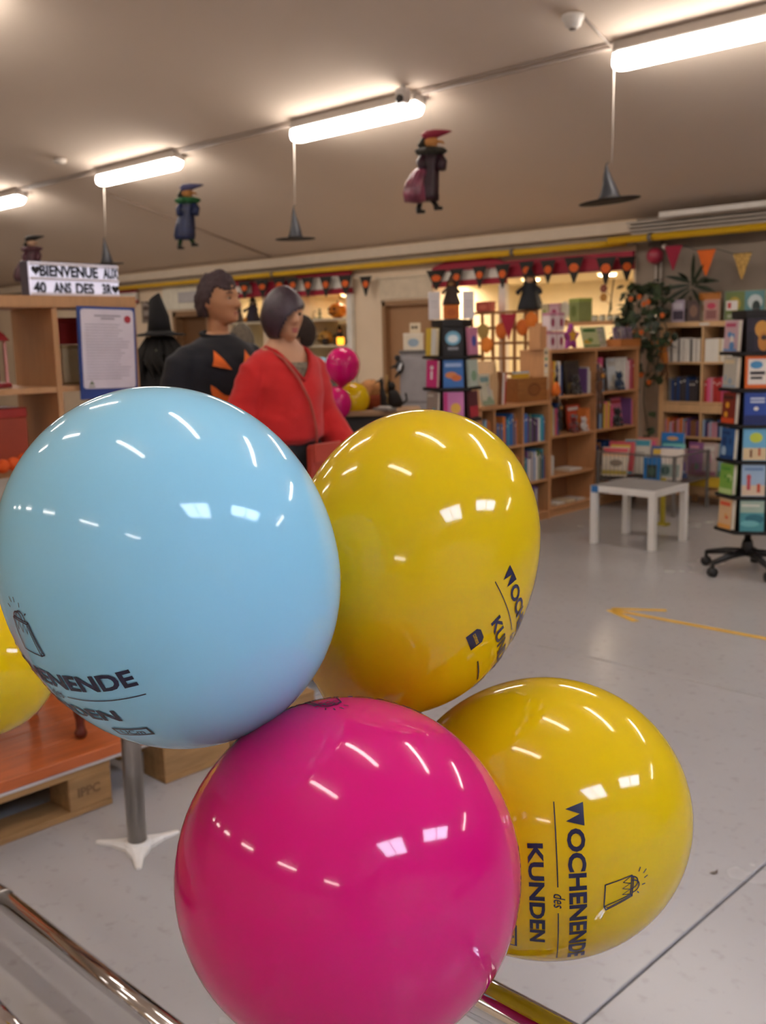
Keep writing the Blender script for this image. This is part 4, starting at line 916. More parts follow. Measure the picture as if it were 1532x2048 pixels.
# fern / dracaena on the bookcase
p0 = Vector((wx(1380, 600, yR+.25), yR+.25, ztR+.001)); t = thing('dracaena_plant', 'dark green plant with long pointed leaves on the pale bookcase', 'plant', p0)
MB().lathe([(.05, 0), (.06, .08), (.055, .08), (.002, .07)], 14).build('pot', M('#3d332c', .7), t); MB().tube([(0, 0, .07), (.01, 0, .16), (0, 0, .24)], .014, 7).build('stem', M('#4a4030', .8), t)
for a, b in (((1384, 572), (1388, 505)), ((1384, 572), (1408, 528)), ((1380, 565), (1330, 553)), ((1380, 570), (1318, 582)), ((1378, 575), (1322, 610)), ((1380, 580), (1340, 622)), ((1388, 565), (1440, 562)), ((1388, 572), (1432, 585)), ((1384, 578), (1402, 612)), ((1376, 562), (1355, 545)), ((1390, 570), (1415, 556))):
    A = G(*a, y=yR+.2)-p0; B = G(*b, y=yR+.05)-p0; m_ = (A+B)/2+Vector((0, 0, .02)); d = (B-A).normalized(); sd = d.cross(Vector((0, -1, 0))).normalized()
    V = []; 
    for q, w_ in ((0, .25), (.25, .8), (.5, 1), (.75, .7), (1, .03)):
        c_ = A*(1-q)**2+m_*2*q*(1-q)+B*q*q; V += [c_-sd*.022*w_, c_+Vector((0, -.008*w_, 0)), c_+sd*.022*w_]
    MB().add(V, [(3*i+j, 3*i+j+1, 3*i+j+4, 3*i+j+3) for i in range(4) for j in range(2)], 0, True).build('leaf', LEAF, t)

# ------------------------------------------------------------------ book carousels
BLKM = M('#141213', .45)
def carousel(name, label, loc, rz, tiers, z0, pitch, R, sides, books, nw, wheels=True):
    t = thing(name, label, 'book rack', loc, rz)
    MB().cyl((0, 0, .14), (0, 0, z0+pitch*tiers+.06), .022, 14).build('pole', BLKM, t)
    MB().lathe([(.04, .115), (.045, .13), (.035, .2), (.03, .22)], 16).build('hub', BLKM, t)
    for k in range(5):
        a = 2*PI*k/5+.35; ca, sa = math.cos(a), math.sin(a)
        leg = MB().tube([(0, 0, .135), (.15*ca, .15*sa, .125), (.30*ca, .30*sa, .095)], [.028, .024, .018], 8).build('leg', BLKM, t)
        c_ = MB().lathe([(.030, -.022), (.030, .022)], 14, T=Matrix.Translation((.30*ca, .30*sa, .032)) @ Matrix.Rotation(a, 4, 'Z') @ Matrix.Rotation(PI/2, 4, 'X'))
        c_.cyl((.30*ca, .30*sa, .05), (.30*ca, .30*sa, .10), .012, 8); c_.build('caster', M('#1c1a1a', .5), leg)
    ap = R*math.cos(PI/sides)
    for k in range(tiers):
        z = z0+pitch*k
        MB().lathe([(R+.045, z), (R+.05, z+.006), (R+.05, z+.022), (R+.046, z+.022), (R+.04, z+.01), (.03, z+.01)], sides, smooth=False, T=Matrix.Rotation(PI/sides, 4, 'Z')).build('tray', BLKM, t)
    MB().lathe([(R-.015, z0+.01), (R-.035, z0+pitch*tiers)], sides, smooth=False, T=Matrix.Rotation(PI/sides, 4, 'Z')).build('core', BLKM, t)
    MB().lathe([(R-.02, z0+pitch*tiers+.001), (R-.02, z0+pitch*tiers+.05), (.02, z0+pitch*tiers+.055)], sides, smooth=False, T=Matrix.Rotation(PI/sides, 4, 'Z')).build('cap', BLKM, t)
    base = Matrix.Translation(loc) @ Matrix.Rotation(rz, 4, 'Z')
    for (k, s_), spec in books.items():
        a = 2*PI*s_/sides; col, w_, h, th, lab, art = spec
        P = base @ Vector(((ap+.026)*math.cos(a), (ap+.026)*math.sin(a), z0+pitch*k+.024))
        cover_book(col, w_, h, th, P, rz+a+PI/2, lab, art, -.05, nw, k*10+s_)
    return t
p = G(1493, 1143, z=0)
face = math.atan2(-p.y, -p.x)    # direction to the camera
LB = 'on the book carousel by the white table'
art = lambda *a: list(a)
bk = {}
F1 = [  # front column top tier down
 ('#2c2433', .145, .205, 'dark paperback with a golden figure, top tier', art(('e', .62, .68, .3, .26, '#c98f3c'), ('e', .7, .3, .24, .3, '#b87a30'), ('e', .72, .42, .13, .08, '#3a2a2c'), ('r', .02, .02, .3, .6, '#1c1a28'))),
 ('#d8641e', .15, .205, 'orange framed paperback with white centre, second tier', art(('r', .12, .12, .88, .9, '#e6ddd4'), ('e', .45, .72, .26, .12, '#4a8fbf'), ('r', .2, .42, .8, .52, '#2c2a30'), ('r', .22, .28, .7, .36, '#2c2a30'))),
 ('#2b4a9c', .145, .205, 'deep blue paperback with pale lettering, third tier', art(('r', .25, .78, .85, .84, '#c9d2e6'), ('r', .25, .68, .85, .74, '#c9d2e6'), ('e', .5, .5, .1, .06, '#e9e4da'), ('r', .02, .02, .98, .3, '#1c2c66'))),
 ('#6fb2d6', .145, .205, 'sky blue beach paperback with a lime circle, fourth tier', art(('r', .0, .02, 1, .4, '#d9c39a'), ('e', .55, .72, .28, .16, '#c3cf4a'), ('r', .3, .1, .4, .35, '#7a4a34'), ('r', .65, .15, .75, .4, '#b85a3a'))),
 ('#9fb9d2', .145, .205, 'pale blue beach paperback with two bathers, fifth tier', art(('r', .0, .02, 1, .35, '#d6c0a4'), ('e', .3, .6, .1, .1, '#c04a50'), ('r', .22, .2, .38, .55, '#b84a52'), ('r', .65, .12, .8, .4, '#c0523a'), ('r', .1, .82, .9, .9, '#6a88b4'))),
 ('#4a8f96', .15, .205, 'teal sea wave paperback, lowest tier', art(('r', .0, .6, 1, .98, '#9fb4a4'), ('e', .6, .4, .4, .15, '#2c6a78'), ('e', .4, .25, .4, .1, '#6fb0b4'), ('r', .05, .8, .8, .86, '#d9d8c8')))]
F0 = [('#c9a8b0', 'rose and blue paperback turned aside, top tier', ['#5a8fc4', '#e9e4da', '#b84a6a']), ('#b9b4a8', 'grey beige paperback turned aside, second tier', ['#8fa3b4', '#d9c7a3']), ('#7a2a1e', 'dark red flame paperback turned aside, third tier', ['#c94a24', '#e0a030', '#3a1a16']),
      ('#2c5a96', 'blue paperback turned aside, fourth tier', ['#1f3f73', '#9db7cf']), ('#7fae4a', 'green meadow paperback turned aside, fifth tier', ['#4aa3b5', '#5c9a3a', '#b8d08a']), ('#d9b48a', 'peach and red paperback turned aside, lowest tier', ['#d85a3a', '#e0a050', '#8a3a3a'])]
F2 = [('#b9b4b4', 'pale paperback on the far side, top tier', ['#8a8f9a', '#c0574a']), ('#4a2a5c', 'violet paperback on the far side, second tier', ['#b8322f', '#6b4a9d']), ('#c4bf9c', 'cream and green paperback on the far side, third tier', ['#2f5a3c', '#a08a5a']),
      ('#c96a28', 'orange and green paperback on the far side, fourth tier', ['#4a7a3c', '#8a3a1e']), ('#a83040', 'red and olive paperback on the far side, fifth tier', ['#8a8a3c', '#c3465a']), ('#d2622a', 'orange framed portrait paperback on the far side, lowest tier', ['#8a4a34', '#5a2a24'])]
for k in range(6):
    c, w_, h, lab, ar = F1[k]; bk[(5-k, 0)] = (c, w_, h, .022, lab+' of the carousel', ar)
    for s_, F in ((5, F0), (1, F2)):
        c, lab, pal = F[k]; bk[(5-k, s_)] = (c, .14, .2, .03, lab+' of the carousel', rects_art(random.Random(k*7+s_), pal))
carousel('book_carousel', 'tall black revolving paperback rack on wheels beside the white table', (p.x, p.y, 0), face+.12, 6, .285, .232, .17, 6, bk, 'paperbacks on the tall carousel')
q = p; t = thing('price_card', 'small white and red card on top of the black paperback rack', 'card', (G(1463, 634, d=6.55).x, G(1463, 634, d=6.55).y, .285+.232*6+.053), face+PI/2)
MB().box((0, 0, .03), (.07, .004, .06)).box((0, .01, .003), (.05, .03, .006)).build('card', M('#d9d4cc', .5), t); MB().box((-.015, -.003, .03), (.02, .002, .035)).build('print', M('#b8383a', .5), t)
# second carousel further back
p2 = G(906, 900, d=7.75); p2.z = 0; f2 = math.atan2(-p2.y, -p2.x); bk = {}
S2 = [('#17161b', 'black book with a blue disc', art(('e', .5, .62, .38, .26, '#6fa8c4'), ('e', .5, .6, .25, .14, '#dfe8ea'), ('r', .25, .2, .75, .3, '#8a8a90'))), ('#3a6fb4', 'blue and orange comic book', art(('e', .4, .45, .3, .12, '#d2804a'), ('e', .65, .35, .25, .12, '#c9682e'), ('r', .1, .75, .9, .88, '#9db7e0'))), ('#c97ab0', 'lilac pink book', art(('r', .02, .02, .2, .98, '#c0307a'), ('e', .6, .4, .25, .2, '#e0b04a'))), ('#3a3335', 'dark book', None)]
S2l = [('#d9b83a', 'yellow and white booklet', art(('r', .5, .02, .98, .98, '#dfdcd4'))), ('#d02c7c', 'hot pink book with a white figure', art(('e', .5, .72, .16, .08, '#f0e6ea'), ('r', .4, .3, .6, .6, '#f0e6ea'))), ('#9a8a80', 'taupe book', None), ('#7a3a5a', 'plum book', None)]
S2r = [('#c07a96', 'pink and blue book', art(('e', .55, .5, .25, .2, '#3a4a9a'))), ('#b4bdb0', 'pale green book', art(('e', .5, .4, .3, .2, '#7a9a7a'))), ('#5a2c34', 'dark book with a red band', art(('r', .02, .05, .98, .45, '#b0303c'))), ('#3a3335', 'black book', None)]
for k in range(4):
    for s_, F in ((0, S2), (5, S2l), (1, S2r)):
        c, lab, ar = F[k]; bk[(5-k, s_)] = (c, .15, .2, .02, '%s on tier %d of the rear carousel' % (lab, k+1), ar or rects_art(random.Random(k*5+s_), MIX))
carousel('book_carousel', 'black revolving book rack near the brown door with papers on top', tuple(p2), f2+.05, 6, .285, .232, .17, 6, bk, 'books on the rear carousel')
zc2 = .285+.232*6+.055
rt = Vector((-p2.y, p2.x, 0)).normalized(); fw = Vector((p2.x, p2.y, 0)).normalized()
for s_, lab in ((-1, 'white notice sheet on the rear book rack nearer the door'), (1, 'white notice sheet on the rear book rack nearer the lattice')):
    q = p2-rt*s_*.125-fw*.02+Vector((0, 0, zc2)); t = thing('notice_sheet', lab, 'paper', q, f2+PI/2)
    MB().box((0, 0, .10), (.085, .003, .20)).box((0, .02, .002), (.08, .05, .004)).build('sheet', M('#dcd6d6', .6), t)
    MB().box((0, -.0025, .13), (.06, .001, .006)).box((0, -.0025, .11), (.06, .001, .004)).box((0, -.0025, .09), (.05, .001, .004)).build('print', M('#b9b2b4', .6), t)
carton('small orange box on top of the rear book rack', .12, .10, .10, p2+Vector((0, 0, zc2+.001))+fw*.0, f2+PI/2, ['#c9681e', '#d2701e', '#b85a18'])
q = p2+Vector((0, 0, zc2+.103)); witch('little brown haired witch doll on the orange box', tuple(q), f2+PI/2, .22, ('#3a2a22', '#4a2c18', '#b98a5a'), orange=True)

# ------------------------------------------------------------------ white table and wire bin
WT = M('#eeebe6', .35, amp=.02)
t = thing('side_table', 'small white square table with a blue tape patch at the corner', 'table', (-4.055, 6.965, 0))
MB().rbox((0, 0, .425), (.55, .52, .05), .003).build('table_top', WT, t)
for sx_ in (-1, 1):
    for sy_ in (-1, 1): MB().rbox((sx_*.25, sy_*.235, .2), (.05, .05, .4), .002).build('leg', WT, t)
MB().box((-.235, -.2605, .425), (.06, .002, .05)).box((-.245, -.24, .4505), (.05, .03, .001)).build('tape_patch', M('#3c7cc0', .5), t)
MB().box((0, 0, .452), (.53, .50, .003)).build('grey_layer', M('#8f8d8b', .5), t)  # thin grey layer over the white top
B_ = G(1346, 1034, z=0); C_ = G(1396, 1024, z=0); yF = B_.y; zr = G(1347, 912, y=yF).z; xA_ = wx(1187, 912, yF)+.05; xR_ = B_.x
dpt = .62
t = thing('wire_bin', 'grey wire mesh bargain bin full of books behind the white table', 'bin', ((xA_+xR_)/2, yF, 0)); hwb = (xR_-xA_)/2
GRY = M('#77726e', .45, .3)
zbt = zr-.26
for x in (-hwb, hwb):
    for y in (0, dpt): MB().rbox((x, y, zr/2), (.03, .022, zr), .003).build('post', GRY, t)
rl = MB()
for z in (zr-.012, zbt): rl.box((0, 0, z), (2*hwb, .012, .012)).box((0, dpt, z), (2*hwb, .012, .012)).box((-hwb, dpt/2, z), (.012, dpt, .012)).box((hwb, dpt/2, z), (.012, dpt, .012))
rl.build('rail', GRY, t)
wm = MB()
for i in range(1, 18):
    x = -hwb+2*hwb*i/18
    for y in (0, dpt): wm.cyl((x, y, zbt), (x, y, zr), .0022, 5)
for i in range(1, 12):
    for x in (-hwb, hwb): wm.cyl((x, dpt*i/12, zbt), (x, dpt*i/12, zr), .0022, 5)
wm.build('mesh_wires', GRY, t)
MB().box((0, dpt/2, zbt-.004), (2*hwb-.01, dpt-.01, .008)).build('bin_floor', GRY, t)
def inb(px, dy, col, w, h, label, tilt=-.25, rz=.25, th=.02, art=None, pal=MIX, dz=0):
    x = wx(px, 930, yF+dy); cover_book(col, w, h, th, (x, yF+dy, zbt+.004+dz+.02), rz, label, art, tilt, None, None, pal)
inb(1228, .08, '#d9cdb8', .24, .27, 'cream picture book with red band tilted in the wire bin', -.3, .3, .025, art(('r', .02, .82, .98, .97, '#d0505a'), ('r', .02, .68, .98, .8, '#e0b48a'), ('e', .55, .45, .25, .12, '#8a7a68'), ('r', .02, .05, .98, .2, '#b9a24a')))
inb(1240, .21, '#c8404c', .24, .31, 'red picture book behind the cream one in the wire bin', -.3, .3, .03)
inb(1272, .33, '#cfc9bc', .24, .32, 'white book with a teal top in the wire bin', -.2, .25, .03, art(('r', .02, .82, .98, .98, '#3f96ac'), ('r', .1, .5, .8, .54, '#9a948a'), ('r', .1, .6, .8, .64, '#9a948a')))
inb(1292, .46, '#c9776a', .2, .33, 'coral edged book far back in the wire bin', -.15, .2)
inb(1304, .06, '#2f7cc0', .16, .2, 'bright blue framed book standing at the bin front', -.08, .1, .02, art(('r', .2, .08, .8, .68, '#3c4a4a'), ('e', .5, .4, .2, .2, '#4f6a5a')))
inb(1322, .21, '#3c5f96', .2, .29, 'dark blue book in the wire bin behind the blue framed one', -.2)
inb(1340, .13, '#d4c8bc', .2, .28, 'pale pink grey book near the bin corner', -.25, .2, .03, art(('r', .1, .1, .9, .5, '#8a9a92'), ('e', .3, .3, .2, .15, '#3c5a54')))
inb(1344, .34, '#6fb8b0', .2, .30, 'turquoise book near the bin corner', -.2)
inb(1342, .52, '#2f7ac4', .22, .38, 'tall blue picture book at the back of the wire bin', -.1, .1, .02, art(('r', .02, .6, .98, .8, '#2a7a9a'), ('e', .5, .86, .25, .05, '#d2a06a')))
inb(1361, .24, '#8a6a6a', .12, .27, 'mauve book along the bin side', -.15, .5)
# yellow display table behind
pY = G(1432, 958, y=8.85); xY = pY.x
t = thing('display_table', 'low yellow edged display table in front of the pale bookcase', 'table', (xY, 8.85, 0)); zY = pY.z+.02
MB().rbox((0, 0, zY-.04), (.62, .30, .08), .004).build('table_top', M('#c9a52c', .5), t); MB().rbox((0, .02, zY-.12), (.58, .24, .08), .003).build('apron', BEECH, t)
for s_ in (-1, 1):
    for d_ in (-.1, .12): MB().box((s_*.27, d_, (zY-.16)/2), (.04, .04, zY-.16)).build('leg', BEECH, t)
for k, (dx, col, lab) in enumerate(((-.2, '#8f5a8a', 'violet comic standing on the yellow table'), (-.06, '#b9a49c', 'busy pinkish crowd picture book on the yellow table'), (.1, '#7f9aa8', 'grey blue crowd picture book on the yellow table'), (.22, '#5f7a58', 'green crowd picture book on the yellow table'))):
    cover_book(col, .15, .31, .02, (xY+dx, 8.82, zY+.002), 0, lab, None, -.12, None, 70+k, ['#c9c2b8', '#8a5a6a', '#5c7d6a', '#c98f9c', '#d67a3a', '#9db7cf'])
t = thing('floor_stand', 'narrow yellow display post behind the white table', 'stand', (G(1325, 1050, z=0).x, G(1325, 1050, z=0).y+.0, 0)); MB().rbox((0, 0, .2), (.035, .03, .4), .003).rbox((0, 0, .01), (.10, .08, .02), .003).build('post', M('#9a8a1e', .5), t)
# ------------------------------------------------------------------ niche shelves with pumpkins and figures
def pumpkin(label, loc, r, col, rz=0, face=True, group='pumpkin decorations', flat=.82):
    t = thing('pumpkin', label, 'pumpkin', loc, rz, group); rings = []
    for i in range(13):
        a = PI*(.02+.96*i/12); rr = math.sin(a)**.8
        rings.append([(r*rr*(1-.09*abs(math.cos(4*q+.4)))*math.cos(q), r*rr*(1-.09*abs(math.cos(4*q+.4)))*math.sin(q), r*flat*(1-math.cos(a)*(.95))) for q in [2*PI*k/40 for k in range(40)]])
    MB().loft(rings).build('flesh', M(col, .5, amp=.1), t)
    MB().tube([(0, 0, r*flat*1.85), (0, 0, r*flat*2.1), (r*.12, 0, r*flat*2.3)], [r*.13, r*.09, r*.08], 7).build('stem', M('#5a4a2a', .8), t)
    if face:
        f = MB(); h = r*flat
        for s_ in (-1, 1): f.prism([(s_*r*.55, h*1.05), (s_*r*.2, h*1.05), (s_*r*.36, h*1.42)], r*.3, T=Matrix.Translation((0, -r*.83, 0)))
        f.prism([(-r*.6, h*.8), (-r*.3, h*.55), (0, h*.48), (r*.3, h*.55), (r*.6, h*.8), (r*.3, h*.72), (0, h*.68), (-r*.3, h*.72)], r*.3, T=Matrix.Translation((0, -r*.84, 0)))
        f.build('carved_face', M('#3a1a08', .8), t)
    return t
ya = YW+.30
def nshelf(opi, px, py, lab):
    _, a, b, zt = ops[opi]; z = wz(px, py, ya-.1)
    tag(MB().rbox(((a+b)/2, YW+.36, 0), (b-a-.004, .68, .028), .002).build('niche_shelf', M('#d8cdb4', .6), loc=(0, 0, z)), lab, 'shelf'); return z+.0145
z1 = nshelf(2, 650, 640, 'upper cream shelf in the pumpkin niche'); z2 = nshelf(2, 650, 692, 'lower cream shelf in the pumpkin niche')
z3 = nshelf(1, 490, 647, 'cream shelf in the niche beside the dark haired mannequin')
def nx_(px): return wx(px, 640, ya)
pumpkin('orange pumpkin lantern with a grin on the upper niche shelf', (nx_(676), ya, z1), .13, '#d07a14'); pumpkin('darker orange pumpkin beside the grinning one', (nx_(688), ya+.2, z1), .09, '#b85a1c', face=False)
pumpkin('yellowish pumpkin lantern on the lower niche shelf', (nx_(650), ya, z2), .12, '#b98f44')
for px, h, z, lab in ((628, .2, z1, 'tall grey green candle holder on the upper niche shelf'), (640, .15, z1, 'squat grey green candle holder on the upper niche shelf')):
    t = thing('candle_holder', lab, 'ornament', (nx_(px), ya, z)); MB().lathe([(.05, 0), (.05, .01), (.02, .03), (.015, h*.4), (.035, h*.55), (.03, h*.6)], 14).build('stand', M('#7a7a60', .5), t); MB().cyl((0, 0, h*.6), (0, 0, h), .018, 10).build('candle', M('#8f8c74', .6), t)
witch('dark witch figure on the lower niche shelf by the lit candle', (nx_(673), ya+.05, z2), .2, .27)
p = (nx_(684), ya-.04, z2); t = thing('candle_lantern', 'glowing orange candle glass on the lower niche shelf', 'candle', p); MB().lathe([(.04, 0), (.05, .02), (.05, .10), (.045, .10), (.042, .03), (.002, .02)], 16).build('glass', M('#e88a1a', .3, emit=.7, ecol='#ff9a2a'), t)
t = thing('small_cauldron', 'small black cauldron between witch and pumpkin in the niche', 'ornament', (nx_(664), ya-.13, z2)); MB().lathe([(.03, 0), (.055, .02), (.06, .05), (.045, .08), (.05, .09), (.04, .09), (.002, .06)], 14).build('pot', M('#1c1816', .6), t)
witch('dark hooded figure on the shelf beside the dark haired mannequin', (wx(478, 640, YW+.13), YW+.13, z3), 0, .30, ('#4a3c34', '#3a2e28', '#8a6a50')); witch('purple black hooded figure on the shelf near the grey haired person', (wx(507, 640, YW+.13), YW+.13, z3), .3, .40, ('#2e2836', '#241f2c', '#7a6a60'))
# little pumpkin hung on the grey post
pumpkin('tiny orange pumpkin on the ledge behind the bob haired mannequin', (wx(492, 640, YW+.06), YW+.06, z3), .04, '#c9842c', face=False)

# ------------------------------------------------------------------ grey cabinet, counter and crows by the door
pc = G(831, 760, d=10.2); t = thing('filing_cabinet', 'narrow grey metal cabinet in front of the brown door', 'cabinet', (pc.x, pc.y, 0), math.atan2(-pc.y, -pc.x)+PI/2)
hc = G(831, 701, d=10.2).z; wc = 62*10.2/FPX
MB().rbox((0, .2, (hc-.03)/2), (wc, .40, hc-.03), .004).build('body', M('#8d8a8c', .45), t); MB().rbox((0, .2, hc-.014), (wc+.012, .41, .028), .004).build('top', M('#64605f', .5), t)
for k in range(3): 
    d_ = MB().rbox((0, -.003, hc*(.17+.32*k)), (wc-.03, .012, hc*.3), .003).build('drawer', M('#989598', .45), t); MB().box((wc*.38, -.016, hc*(.17+.32*k)), (.012, .014, .10)).build('handle', M('#c9c4bf', .3, .8), d_)
fwc = Vector((pc.x, pc.y, 0)).normalized()
q = Vector((pc.x, pc.y, hc+.001))+fwc*.15; rzc = math.atan2(-pc.y, -pc.x)+PI/2
carton('white carton with a small blue mark on the grey cabinet', .2, .16, .17, q+Vector((-.02, 0, 0)), rzc, ['#d6cbb6', '#dcd2c0', '#8fa3b4'])
t = thing('photo_stand', 'small photo card standing on the white carton', 'card', q+Vector((-.01, .02, .172)), rzc); MB().box((0, 0, .05), (.11, .004, .10)).box((0, .02, .002), (.08, .05, .004)).build('card', M('#cfc0a4', .6), t)
for x in (-.025, .01): MB().ball((x, -.004, .055), (.014, .003, .016), 8).build('portrait', M('#4a3c34', .6), t)
# dark counter with the far balloons
pk = G(735, 836, d=8.5); zk = G(740, 822, d=8.5).z; rk = YAW
t = thing('counter', 'dark counter with a pale wooden top under the far balloons', 'counter', (pk.x, pk.y, 0), rk)
MB().rbox((-.05, .25, zk-.02), (1.0, .55, .04), .004).build('counter_top', M('#a98562', .5, kind='wood'), t); MB().rbox((-.05, .26, (zk-.04)/2), (.92, .48, zk-.041), .004).build('counter_body', M('#2c2826', .6), t)
rt_ = Vector((math.cos(rk), math.sin(rk), 0)); fw_ = Vector((-math.sin(rk), math.cos(rk), 0))
def onk(px, dy): 
    d = 8.5+dy*.98; g_ = G(px, 822, d=d); return Vector((g_.x, g_.y, zk+.001))
q = onk(742, .3); t = thing('pumpkin_basket', 'woven basket with a patchwork pumpkin on the counter', 'basket', q)
MB().loft([[(r*(1+.03*math.cos(12*a))*math.cos(a), r*(1+.03*math.cos(12*a))*math.sin(a), z) for a in [2*PI*i/36 for i in range(36)]] for r, z in ((.10, 0), (.125, .04), (.13, .09), (.115, .12))]).build('basket', M('#8a3a16', .8), t)
MB().loft([[(r*(1-.1*abs(math.cos(4*a)))*math.cos(a), r*(1-.1*abs(math.cos(4*a)))*math.sin(a), z) for a in [2*PI*i/32 for i in range(32)]] for r, z in ((.10, .10), (.12, .15), (.10, .21), (.04, .245))]).build('patchwork_pumpkin', M('#b9824e', .8, amp=.3, scale=30), t)
def crow(label, loc, rz, h):
    t = thing('crow_figure', label, 'figurine', loc, rz); m = M('#141315', .6)
    MB().loft([[(r*math.cos(a)*.8+ox, r*math.sin(a), z) for a in [2*PI*i/14 for i in range(14)]] for r, z, ox in ((.008, .10*h, .0), (.10*h, .18*h, 0), (.14*h, .35*h, .01), (.11*h, .55*h, 0), (.07*h, .72*h, -.005), (.08*h, .85*h, -.02*h), (.075*h, .93*h, -.03*h), (.02*h, 1.0*h, -.02*h))]).build('body', m, t)
    MB().tube([(-.07*h, 0, .9*h), (-.18*h, 0, .87*h), (-.27*h, 0, .83*h)], [.035*h, .025*h, .004*h], 8).build('beak', m, t)
    MB().tube([(.05*h, 0, .3*h), (.14*h, 0, .1*h), (.16*h, 0, 0.02*h)], [.06*h, .05*h, .03*h], 8).build('tail', m, t)
    for s_ in (-1, 1): MB().tube([(0, s_*.05*h, .2*h), (0, s_*.05*h, .01*h)], .01*h, 5).build('leg', M('#4a443e', .6), t)
    return t
crow('black crow figure with a long beak on the counter', onk(766, .06), rk, .27)
q = onk(770, .0); t = thing('tray', 'small grey tray at the edge of the counter', 'tray', q); MB().rbox((0, 0, .012), (.18, .10, .022), .003).build('tray_body', M('#8f8d88', .4), t); MB().rbox((.01, -.01, .03), (.10, .06, .012), .003).build('white_card', M('#dedad4', .5), t)
q = onk(789, .38); t = thing('cat_figure', 'black cat figure sitting behind the crow on the counter', 'figurine', q, rk)
MB().loft([[(r*math.cos(a)+ox, r*math.sin(a), z) for a in [2*PI*i/14 for i in range(14)]] for r, z, ox in ((.06, 0, 0), (.075, .05, 0), (.055, .12, -.01), (.04, .15, -.02))]).ball((-.025, 0, .18), .04, 10).tube([(-.04, -.02, .2), (-.045, -.025, .24)], [.015, .002], 5).tube([(-.04, .02, .2), (-.045, .025, .24)], [.015, .002], 5).build('body', M('#151314', .7), t)
MB().tube([(.06, 0, .02), (.11, 0, .06), (.10, 0, .12)], .01, 6).build('tail', M('#151314', .7), t)
q = onk(774, .36); t = thing('broomstick', 'tan straw broom standing on the counter', 'broom', q, rk); MB().tube([(0, 0, .0), (0, 0, .12)], [.03, .02], 10).build('bristles', M('#a3834c', .9), t); MB().tube([(0, 0, .11), (.005, 0, .28)], .011, 8).build('handle', M('#9c7a44', .7), t)
q = G(799, 732, d=10.16); t = thing('bird_ornament', 'black and white bird ornament clipped on the grey cabinet', 'ornament', q, YAW)
MB().ball((0, 0, 0), (.045, .03, .06), 10).ball((-.02, 0, .08), (.03, .025, .03), 8).tube([(.02, 0, -.04), (-.03, 0, -.09), (-.05, 0, -.12)], [.02, .015, .004], 6).build('body', M('#1b1a1c', .6), t); MB().tube([(.02, -.025, .03), (0, -.035, -.03), (-.03, -.03, -.05)], [.01, .02, .004], 6).build('wing', M('#b9bdc4', .5), t); MB().tube([(-.04, 0, .0), (-.10, 0, -.02)], [.018, .002], 6).build('beak', M('#1b1a1c', .6), t)

# ------------------------------------------------------------------ witch hats on cords
HATC = M('#2b2d34', .4, amp=.3, scale=14); BRIM = M('#231a14', .7)
def hat(px_c, py_c, px_a, py_a, px_b, py_b, D, label, tilt, yh=6.46):
    top_ = G(px_c, py_c, y=yh); ap = G(px_a, py_a, y=yh); br = G(px_b, py_b, y=yh); H = ap.z-br.z
    t = thing('witch_hat', label, 'hat', br, group='witch hats on cords'); t.rotation_euler = tilt
    Ti = Euler(tilt).to_matrix().inverted()
    R = D/2; k = R*.36
    rr = []
    for q, r in ((.0, k*1.02), (.1, k*.95), (.25, k*.78), (.45, k*.55), (.65, k*.36), (.82, k*.2), (.93, k*.1), (1., k*.06)):
        rr.append([(r*(1+.04*math.cos(3*a+q*9))*math.cos(a)+H*.02*math.sin(q*6), r*math.sin(a), H*q) for a in [2*PI*i/20 for i in range(20)]])
    MB().loft(rr).tube([(0, 0, H*.985), (H*.03, 0, H*1.01), (H*.1, 0, H*1.03)], [k*.07, k*.05, k*.02], 6).build('cone', HATC, t)
    b = MB().lathe([(k*.9, .006), (R*.6, .002), (R*.97, .004), (R, 0), (R*.97, -.005), (R*.6, -.006), (k*.5, -.004)], 36); b.build('brim', BRIM, t)
    MB().lathe([(k*1.04, .005), (k*1.0, .03), (k*.96, .03)], 20).build('hat_band', M('#15110f', .6), t)
    MB().tube([Ti @ (ap-br), Ti @ (top_-br)], .004, 5).build('cord', M('#d6cbbf', .6), t)
hat(1228, 138, 1224, 326, 1219, 402, .43, 'largest dark witch hat hanging on a white cord', (.065, -.07, 0))
hat(588, 285, 590, 412, 591, 478, .375, 'dark witch hat hanging from the lamp beside the burgundy puppet', (.02, 0, 0)); hat(208, 375, 211, 475, 214, 528, .38, 'dark witch hat hanging behind the light box sign', (.05, 0, 0))
